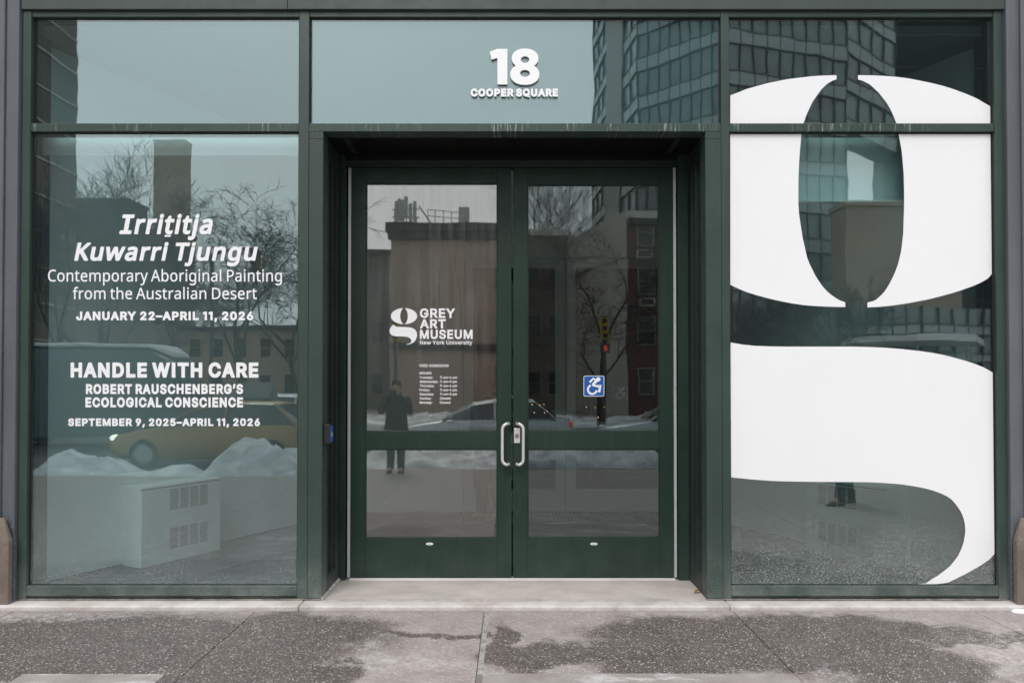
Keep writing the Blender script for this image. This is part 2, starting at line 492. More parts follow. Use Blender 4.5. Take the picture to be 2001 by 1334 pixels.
zt = Z(22); zh = Z(33); z257 = Z(257); z241 = Z(241); zs = Z(1144.5); zb = Z(1164); z0 = Z(1169)
xJL0, xJL1 = X(40), X(55.5)
xm = [X(582), X(602), X(630), X(1380), X(1411), X(1427)]
xJR0, xJR1 = X(1947.5), X(1963.5)
DY = .53                                                       # depth of the door frame
FD = .14                                                       # depth of framing members

# piers with stone bases
for s, (a, b) in ((-1, (-6.0, xJL0 - .012)), (1, (xJR1 + .012, 6.0))):
    edge = b if s < 0 else a
    p = MB()
    p.box((a, -.035, z0 - .02), (b, .35, 6.2))
    part(p, 'pier', m_pier, bevel=.008)
    r = MB()                                                   # flat raised strip of the metal cladding
    e = edge + s * .092
    r.box((e, -.060, z0 - .02), (a if s < 0 else b, -.0352, 6.2))
    part(r, 'pier_panel', m_pier, bevel=.01)
    st = MB()                                                  # brown stone guard block with a sloped shoulder
    e2 = X(16 if s < 0 else 1988, -.11, 1100)
    f = a if s < 0 else b
    zz, zk = Z(1050), Z(1008)
    st.add([(e2, -.11, -.02), (f, -.11, -.02), (f, -.11, zz), (e2, -.11, zz), (e2, -.061, -.02), (f, -.061, -.02), (f, -.061, zk), (e2 + s * .0, -.061, zz),
            (e2 + s * .055, -.061, zk), (f, -.085, zk), (e2 + s * .055, -.085, zk)],
           [(0, 1, 2, 3), (0, 3, 7, 4), (1, 5, 6, 9, 2), (3, 2, 9, 10), (3, 10, 8, 7), (9, 6, 8, 10), (4, 7, 8, 6, 5), (0, 4, 5, 1)])
    part(st, 'pier_base', m_stone, bevel=.008)

# header beam in two lengths meeting at a seam
xsB = X(562, -.02, 10)
part(MB().box((xJL0 - .005, -.022, zt + .003), (xsB - .0015, .35, 6.2)), 'header_beam', m_beam, bevel=.003)
part(MB().box((xsB + .0015, -.022, zt + .003), (xJR1 + .03, .35, 6.2)), 'header_beam', m_beam, bevel=.003)
part(MB().box((xJL0 - .01, .03, zt - .02), (xJR1, .3, zt + .004)), 'shadow_gap', m_shadowgap)
# vertical members run full height, horizontals butt between them
part(MB().box((xJL0, -.004, z0), (xJL1, FD, zt - .001)), 'jamb', m_green, bevel=.003)
part(MB().box((xJR0, -.004, z0), (xJR1, FD, zt - .001)), 'jamb', m_green, bevel=.003)
part(MB().box((xJL0 - .012, .0, z0), (xJL0 - .0005, FD, zt - .001)), 'jamb_trim', m_alu.copy() if False else m_green)
part(MB().box((xJR1 + .0005, .0, z0), (xJR1 + .012, FD, zt - .001)), 'jamb_trim', m_green)
part(MB().box((xm[0], 0, z0), (xm[1] - .001, FD, zt - .001)), 'mullion', m_green, bevel=.003)
part(MB().box((xm[4] + .001, 0, z0), (xm[5], FD, zt - .001)), 'mullion', m_green, bevel=.003)
zcap = Z(272)
for a, b in ((xm[1], xm[2]), (xm[3], xm[4])):
    part(MB().box((a, .002, z0 + .002), (b, FD, zcap - .001)), 'post_panel', m_green, bevel=.004)
    part(MB().box((a, .0025, zcap + .001), (b, FD, z257 - .001)), 'post_cap', m_green, bevel=.003)
for a, b in ((xJL1, xm[0]), (xm[1], xm[4]), (xm[5], xJR0)):
    part(MB().box((a + .0005, .003, zh), (b - .0005, FD, zt - .002)), 'frame_head', m_green, bevel=.003)
    part(MB().box((a + .0005, .001, z257), (b - .0005, FD, z241)), 'transom_rail', m_green_drip, bevel=.003)
for a, b in ((xJL1, xm[0]), (xm[5], xJR0)):
    part(MB().box((a + .0005, -.001, zb), (b - .0005, FD, zs)), 'sill_rail', m_green, bevel=.004)
    part(MB().box((a + .0005, .016, z0 + .001), (b - .0005, FD, zb - .004)), 'sill_base', m_green, bevel=.002)
# black gaskets round each light of glass
def gasket(x0, x1, za, zb2, y, t=.012):
    g = MB()
    g.box((x0, y - .002, za), (x0 + t, y + .03, zb2)); g.box((x1 - t, y - .002, za), (x1, y + .03, zb2))
    g.box((x0 + t, y - .002, za), (x1 - t, y + .03, za + t * .6)); g.box((x0 + t, y - .002, zb2 - t), (x1 - t, y + .03, zb2))
    return g
def pane(x0, x1, za, zb2, y, mat, name='window_pane', parent=shop, t=.012):
    g = gasket(x0 + .0006, x1 - .0006, za + .0006, zb2 - .0006, y, .010)
    part(g, 'gasket', m_shadowgap, parent)
    return part(MB().box((x0 + .011, y, za + .007), (x1 - .011, y + t, zb2 - .011)), name, mat, parent)
pane(xJL1, xm[0], z241, zh, GY, m_glass_t)
pane(xm[1], xm[4], z241, zh, GY, m_glass_t)
pane(xm[5], xJR0, z241, zh, GY, m_glass_r)
pane(xJL1, xm[0], zs, z257, GY, m_glass_l)
pane(xm[5], xJR0, zs, z257, GY, m_glass_r)
part(MB().box((xm[1] + .012, GY + .03, z241 + .01), (xm[4] - .012, GY + .06, zh - .012)), 'spandrel_panel', m_spandrel)

# recess: reveals with a narrow sidelight each, soffit, door frame
zfl = .041
for s, xe in ((-1, xm[2]), (1, xm[3])):
    o = MB()
    def bx(xa, ya, za, xb, yb, zc): o.box((xe + s * xa, ya, za), (xe + s * xb, yb, zc))
    zz0, zz1 = z0 + .003, z257 - .002
    bx(0.0, FD + .001, zz0, .10, FD + .05, zz1)                # near stile
    bx(.0, .44, zz0, .10, DY + .03, zz1)                       # far stile
    bx(.002, FD + .051, zz0, .10, .4395, zz0 + .12)            # bottom rail
    bx(.002, FD + .051, zz1 - .16, .10, .4395, zz1)            # top rail
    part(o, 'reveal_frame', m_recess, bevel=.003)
    part(MB().box((xe + s * .032, FD + .0515, zz0 + .121), (xe + s * .044, .439, zz1 - .161)), 'sidelight_pane', m_glass_d)
    part(MB().box((xe + s * .09, FD + .0515, zz0 + .121), (xe + s * .0995, .439, zz1 - .161)), 'sidelight_backing', m_black)
    part(MB().box((xe + s * .0, .30, zz0 + .1205), (xe + s * .03, .318, zz1 - .1605)), 'sidelight_bar', m_recess, bevel=.002)
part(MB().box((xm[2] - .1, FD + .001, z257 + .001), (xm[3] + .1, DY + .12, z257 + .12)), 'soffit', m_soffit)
for uu in (684, 1317):                                         # two faint seams in the soffit, held by cover strips
    xx = X(uu, .3, 280)
    part(MB().box((xx - .02, FD + .02, z257 - .004), (xx + .02, DY - .03, z257 + .0005)), 'soffit_strip', m_recess, bevel=.001)
dx = [X(658, DY), X(675.5, DY), X(1325, DY), X(1344, DY)]
zdh0, zdh1 = Z(325.5, DY), Z(312, DY)
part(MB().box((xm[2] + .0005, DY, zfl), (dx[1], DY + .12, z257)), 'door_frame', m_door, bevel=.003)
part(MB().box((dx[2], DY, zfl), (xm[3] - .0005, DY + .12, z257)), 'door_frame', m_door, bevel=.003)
part(MB().box((dx[1] + .0005, DY + .002, zdh0), (dx[2] - .0005, DY + .12, zdh1)), 'door_head', m_recess, bevel=.003)
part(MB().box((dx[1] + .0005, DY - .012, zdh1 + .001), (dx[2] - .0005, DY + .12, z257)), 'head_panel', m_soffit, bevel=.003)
part(MB().box((dx[1] + .001, DY + .085, zfl), (X(680, DY) , DY + .12, zdh0)), 'door_stop', m_shadowgap)
part(MB().box((X(1321.5, DY), DY + .085, zfl), (dx[2] - .001, DY + .12, zdh0)), 'door_stop', m_shadowgap)
LY = DY + .018                                                 # front face of the leaves
for a, b in ((679.8, 685.3), (1316.2, 1321.5)):
    part(MB().box((X(a, LY), LY - .004, Z(1127, LY)), (X(b, LY), LY + .04, Z(328, LY))), 'edge_strip', m_alu, bevel=.001)
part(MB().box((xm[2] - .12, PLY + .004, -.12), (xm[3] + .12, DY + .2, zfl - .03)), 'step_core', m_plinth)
st = MB()                                                      # concrete step, falling slightly to the front
st.add([(xm[2] - .13, PLY, .034), (xm[3] + .13, PLY, .034), (xm[3] + .13, DY + .2, zfl), (xm[2] - .13, DY + .2, zfl),
        (xm[2] - .13, PLY, -.1), (xm[3] + .13, PLY, -.1), (xm[3] + .13, DY + .2, -.1), (xm[2] - .13, DY + .2, -.1)],
       [(0, 1, 2, 3), (4, 7, 6, 5), (0, 4, 5, 1), (1, 5, 6, 2), (2, 6, 7, 3), (3, 7, 4, 0)])
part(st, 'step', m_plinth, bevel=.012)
for a, b in ((-6.2, xm[2] - .132), (xm[3] + .132, 6.2)):
    c = MB()
    c.add([(a, PLY, .031), (b, PLY, .034), (b, .6, z0 - .001), (a, .6, z0 - .001), (a, PLY, -.1), (b, PLY, -.1), (b, .6, -.1), (a, .6, -.1)],
          [(0, 1, 2, 3), (4, 7, 6, 5), (0, 4, 5, 1), (1, 5, 6, 2), (2, 6, 7, 3), (3, 7, 4, 0)])
    part(c, 'step', m_plinth, bevel=.012)
part(MB().box((X(684, LY), LY - .02, zfl - .005), (X(1318, LY), LY + .06, zfl + .013)), 'threshold', plain('threshold_stone', (.6, .59, .57), .6, var=.06), bevel=.003)

# sealant bead along the foot of the frames
m_bead = plain('grey_sealant', (.16, .145, .13), .8, var=.5, scale=14)
for a, b in ((xJL0, xm[2] - .003), (xm[3] + .003, xJR1)):
    part(MB().tube([(a, -.002, z0 - .006), ((a + b) / 2, -.004, z0 - .007), (b, -.002, z0 - .006)], .008, 6), 'sealant_bead', m_bead)
m_bead2 = plain('pale_sealant', (.46, .42, .39), .8, var=.3, scale=20)
part(MB().tube([(xm[2] + .004, .0, .045), (xm[2] + .005, .25, .048), (xm[2] + .004, DY - .01, .05)], .013, 6), 'sealant_bead', m_bead2)
# door leaves
zd0, zd1 = Z(1127, LY), Z(328, LY)
def leaf(u0, u1, g0, g1, gtop, s, mat, label):
    x0, x1, a, b = X(u0, LY), X(u1, LY), X(g0, LY), X(g1, LY)
    d = MB()
    T = .05
    zm0, zm1, zr = Z(877.5, LY), Z(844, LY), Z(1052, LY)
    zg = Z(gtop, LY)
    d.box((x0, LY, zd0), (a, LY + T, zd1)); d.box((b, LY, zd0), (x1, LY + T, zd1))
    d.box((a + .0004, LY + .001, zg), (b - .0004, LY + T, zd1)); d.box((a + .0004, LY + .001, zm0), (b - .0004, LY + T, zm1)); d.box((a + .0004, LY + .001, zd0), (b - .0004, LY + T, zr))
    # stepped glazing beads
    for za, zc in ((zm1, zg), (zr, zm0)):
        d.box((a, LY + .005, za), (a + .008, LY + .03, zc)); d.box((b - .008, LY + .005, za), (b, LY + .03, zc))
        d.box((a + .008, LY + .005, za), (b - .008, LY + .03, za + .012)); d.box((a + .008, LY + .005, zc - .008), (b - .008, LY + .03, zc))
    D = part(d, 'door', m_door, bevel=.002)
    D['label'] = label
    for za, zc in ((zm1, zg), (zr, zm0)):
        part(MB().box((a + .0085, LY + .018, za + .0125), (b - .0085, LY + .026, zc - .0085)), 'door_pane', mat, D)
    # D-shaped pull
    hx, hz0, hz1 = (X(981.5, LY - .07), Z(908, LY - .07), Z(828, LY - .07)) if s < 0 else (X(1022.5, LY - .07), Z(908, LY - .07), Z(828, LY - .07))
    sx = X(994, LY) if s < 0 else X(1010, LY)
    R_ = .045
    pts = []
    ex = 1 if s < 0 else -1
    pts += [(sx, LY + .002, hz1), (sx, LY - .035, hz1), (sx - ex * .004, LY - .056, hz1), (sx - ex * .02, LY - .068, hz1)]
    for k in range(7):
        q = k / 6 * math.pi / 2
        pts.append((hx + ex * R_ * (1 - math.sin(q)), LY - .07, hz1 - R_ * (1 - math.cos(q))))
    for k in range(7):
        q = k / 6 * math.pi / 2
        pts.append((hx + ex * R_ * (1 - math.cos(q)), LY - .07, hz0 + R_ * (1 - math.sin(q))))
    pts += [(sx - ex * .02, LY - .068, hz0), (sx - ex * .004, LY - .056, hz0), (sx, LY - .035, hz0), (sx, LY + .002, hz0)]
    part(MB().tube(pts, .0125, 12), 'pull_handle', m_steel, D, smooth=True)
    # oval maker's badge on the bottom rail
    cx = X(840 if s < 0 else 1160, LY); cz = Z(1062, LY)
    part(MB().flat([[(cx + .030 * math.cos(t / 24 * 2 * math.pi), cz + .010 * math.sin(t / 24 * 2 * math.pi)) for t in range(24)]], LY - .003, .004), 'badge', m_letter, D)
    part(MB().flat([[(cx + .021 * math.cos(t / 24 * 2 * math.pi), cz + .005 * math.sin(t / 24 * 2 * math.pi)) for t in range(24)]], LY - .0042, .001), 'badge_inset', m_alu, D)
    if s > 0:
        q = MB().box((X(1004.5, LY), LY - .008, Z(865, LY)), (X(1016, LY), LY + .002, Z(836, LY)))
        part(q, 'lock_plate', m_steel, D, bevel=.002)
        cx, cz = X(1010, LY), Z(851, LY)
        part(MB().tube([(cx, LY - .008, cz), (cx, LY - .017, cz)], .017, 20), 'lock_rose', m_steel_dk, D)
        part(MB().tube([(cx, LY - .017, cz), (cx, LY - .021, cz)], .010, 16), 'lock_cylinder', m_brass, D)
        part(MB().box((cx - .0015, LY - .0216, cz - .006), (cx + .0015, LY - .0208, cz + .005)), 'keyhole', m_black, D)
    return D
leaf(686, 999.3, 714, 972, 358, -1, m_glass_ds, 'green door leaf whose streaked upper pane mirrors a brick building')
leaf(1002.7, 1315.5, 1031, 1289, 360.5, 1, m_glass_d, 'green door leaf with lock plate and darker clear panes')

# card reader on the left reveal
cr = thing('card_reader', 'small black card reader with blue face mounted on the left side of the door recess', 'card reader', (xm[2], .06, Z(848)))
zc0, zc1 = Z(867, .02), Z(829, .02)
part(MB().box((xm[2] + .0005, .03, zc0), (xm[2] + .052, .11, zc1)), 'housing', m_black, cr, bevel=.004)
part(MB().box((xm[2] + .0525, .036, zc0 + .012), (xm[2] + .056, .104, zc1 - .012)), 'face', m_blue, cr, bevel=.001)
part(MB().box((xm[2] + .0562, .05, (zc0 + zc1) / 2 - .02), (xm[2] + .058, .09, (zc0 + zc1) / 2 + .012)), 'indicator', m_alu, cr)

# ---------------------------------------------------------------- lobby behind the glass
FZ = .05
WD = Vector((.474, .880, 0)); WN = Vector((.880, -.474, 0))
CX = .01                                                       # the lobby is symmetrical about this x
def sym(s, p): return (CX + s * (p[0] - CX), *p[1:])
A0, B0 = Vector((-3.80, .37)), Vector((-2.012, 3.69))
m_lobby_floor = Mat('lobby_terrazzo')
_c = m_lobby_floor.mix(m_lobby_floor.ramp(m_lobby_floor.noise(120, 3), .4, .7), (.06, .06, .06), (.14, .137, .132))
m_lobby_floor.link(_c, m_lobby_floor.p.inputs['Base Color']); m_lobby_floor.p.inputs['Roughness'].default_value = .45
lf = MB(); lf.box((-5.9, .145, -.1), (xm[2] - .101, .66, FZ)); lf.box((xm[3] + .101, .145, -.1), (5.9, .66, FZ)); lf.box((-5.9, .66, -.1), (5.9, 3.7, FZ))
struct(lf.build('lobby_floor', m_lobby_floor.m))
struct(MB().box((-5.9, 3.7005, -.1), (5.9, 11, FZ - .002)).build('gallery_floor', m_woodfloor))
for s in (1, -1):
    wb = MB()
    wb.prism([sym(s, p) for p in ((A0.x, A0.y), (B0.x, B0.y), (B0.x - .2, B0.y), (A0.x - .2, A0.y - .02))], FZ + .001, 4.4)
    part(wb, 'lobby_wall', m_white_wall)
    bb = MB()
    o = .012
    bb.prism([sym(s, p) for p in ((A0.x + o * .88, A0.y - o * .474), (B0.x + o * .88, B0.y - o * .474), (B0.x + .001, B0.y), (A0.x + .001, A0.y))], FZ + .0015, FZ + .012)
    part(bb, 'shadow_base', m_black)
    part(MB().box(sym(s, (-3.92, .142, FZ + .001)), sym(s, (A0.x - .004, .36, 4.4))), 'window_return', m_door)
xo0, xo1 = X(905, 3.7), X(1306, 3.7)
zo = Z(503, 3.7)
bw = MB(); bw.box((-2.2, 3.7, FZ), (xo0, 3.85, 4.4)); bw.box((xo0, 3.7, zo), (2.2, 3.85, 4.4)); bw.box((xo1, 3.7, FZ), (2.2, 3.85, zo))
part(bw, 'back_wall', m_white_wall)
part(MB().box((-4.2, .142, 4.401), (4.2, 3.9, 4.5)), 'lobby_ceiling', m_ceiling)
sh = MB(); sh.box((-6, .36, -.1), (-5.9, 11, 6.2)); sh.box((5.9, .36, -.1), (6, 11, 6.2)); sh.box((-6, 11, -.1), (6, 11.1, 6.2)); sh.box((-6, .36, 6.2), (6, 11.1, 6.3))
part(sh, 'light_blocking_shell', m_stone)  # unseen sides, back and roof, added to keep daylight out of the interior
gw = MB(); gw.box((-5.8, 8.2, FZ), (5.8, 8.3, 3.6)); gw.box((-5.8, 3.9, 3.6), (5.8, 8.3, 3.7)); gw.box((-3.0, 3.9, FZ), (-2.9, 8.2, 3.6)); gw.box((4.4, 3.9, FZ), (4.5, 8.2, 3.6))
part(gw, 'gallery_wall', m_brown)
# inner vestibule doors
xc = (X(1105, 3.72)); ST = .125
for a, b, lab in ((xo0 + .003, xc - .004, None), (xc + .004, xo1 - .003, None)):
    d = MB(); y0, y1 = 3.722, 3.772
    zt_ = zo - .003
    zma, zmb = Z(845, 3.72), Z(824, 3.72); zr = Z(955, 3.72)
    d.box((a, y0, FZ + .004), (a + ST, y1, zt_)); d.box((b - ST, y0, FZ + .004), (b, y1, zt_))
    d.box((a + ST, y0 + .001, zt_ - ST), (b - ST, y1, zt_)); d.box((a + ST, y0 + .001, zma), (b - ST, y1, zmb)); d.box((a + ST, y0 + .001, FZ + .004), (b - ST, y1, zr))
    D = part(d, 'inner_door', m_frame_in, bevel=.002)
    part(MB().box((a + ST, y0 + .02, zr), (b - ST, y0 + .028, zt_ - ST)), 'door_pane', m_glass_d, D)
    hx = b - .11 if a < xc - .1 else a + .11
    part(MB().tube([(hx, y0, zmb + .10), (hx, y0 - .05, zmb + .10), (hx, y0 - .05, zma - .14), (hx, y0, zma - .14)], .011, 8), 'pull_handle', m_steel, D, smooth=True)

# radiator cabinets against the splayed walls
def cabinet(s, label):
    f = lambda p: Vector(sym(s, p))
    o = Vector((-3.224, .861, FZ))
    t = thing('convector_cabinet', label, 'heater', f(o), 'white heater cabinets in the lobby windows')
    L, Dp, H = .83, .30, .70
    W = Vector((s * WD.x, WD.y, 0)); N = Vector((s * WN.x, WN.y, 0))
    O = f(o)
    MBx = MB().obox(O + Vector((0, 0, .002)), W * L, -N * Dp, Vector((0, 0, H)))
    part(MBx, 'cabinet_body', m_white_wall, t, bevel=.004)
    part(MB().obox(O + N * .0015 + Vector((0, 0, H - .022)), W * L, -N * .004, Vector((0, 0, .006))), 'lid_seam', m_black, t)
    for za, zb_ in ((.47, .66), (.12, .31)):
        g = MB()
        for k in range(4):
            a = .28 + k * .105
            for q in range(9):
                zq = za + (zb_ - za) * q / 9
                g.obox(O + N * .001 + W * a + Vector((0, 0, zq)), W * .085, -N * .003, Vector((0, 0, (zb_ - za) / 9 * .68)))
        part(g, 'louvre_grille', plain('grille_shadow', (.19, .21, .21), .8, var=0), t)
cabinet(1, 'white louvred heater cabinet inside the left shop window, under the lettering')
cabinet(-1, 'white louvred heater cabinet inside the right shop window, below the curve of the giant letter')

# roller shades
def shade(u0, u1, vb, label):
    y = .215
    a, b = X(u0, y, 300), X(u1, y, 300)
    t = thing('roller_shade', label, 'window shade', ((a + b) / 2, y, Z(262, y)), 'white roller shades')
    zt_, zb_ = Z(256, y), Z(vb, y)
    part(MB().box((a, y, zb_ + .02), (b, y + .004, zt_)), 'fabric', m_fabric, t)
    part(MB().box((a, y - .006, zb_), (b, y + .012, zb_ + .0195)), 'hem_bar', m_letter, t, bevel=.003)
    part(MB().tube([(a, y + .03, zt_ + .02), (b, y + .03, zt_ + .02)], .018, 12), 'roller', m_alu, t, smooth=True)
shade(79, 586, 304, 'white roller shade drawn only a hand deep at the top of the left window')
shade(1424, 1927, 395, 'white roller shade hanging lower, seen through the hollow of the giant letter')

mt = MB().prism([(-2.59, .66), (2.61, .66), (1.42, 2.87), (-1.40, 2.87)], FZ + .0005, FZ + .010)
tag(mt.build('floor_mat', m_mat), 'dark splayed entrance mat on the lobby floor behind the doors', 'floor mat')
mt = MB()
for k in range(60):
    x = -.62 + k * .0435
    mt.box((x, 3.0, FZ + .0005), (x + .026, 3.55, FZ + .014))
mt.box((-.65, 2.96, FZ + .0006), (2.02, 2.995, FZ + .015)); mt.box((-.65, 3.555, FZ + .0006), (2.02, 3.59, FZ + .015))
tag(mt.build('foot_grille', m_steel_dk), 'ribbed metal foot grille on the floor before the inner doors', 'foot grille')
m_bulb = plain('warm_bulb', (1, .8, .5), .5, var=0, emit=((1.0, .62, .28), 4))
k = 0
for u, v in ((1040, 790), (1055, 791), (1063, 790), (1044, 806), (1064, 806), (1069, 803), (1146, 795), (1163, 796), (1181, 795), (1169, 815)):
    p = pix(u, v, 6.4 + (k % 3) * .4)
    lm = thing('pendant_lamp', 'tiny warm lamp glowing deep in the gallery behind the inner doors', 'lamp', p, 'warm lamps glowing in the gallery')
    part(MB().ball(p, .009, 8, 6), 'bulb', m_bulb, lm)
    part(MB().tube([(p.x, p.y, p.z + .016), (p.x, p.y, 3.6)], .003, 5), 'cord', m_black, lm)
    k += 1

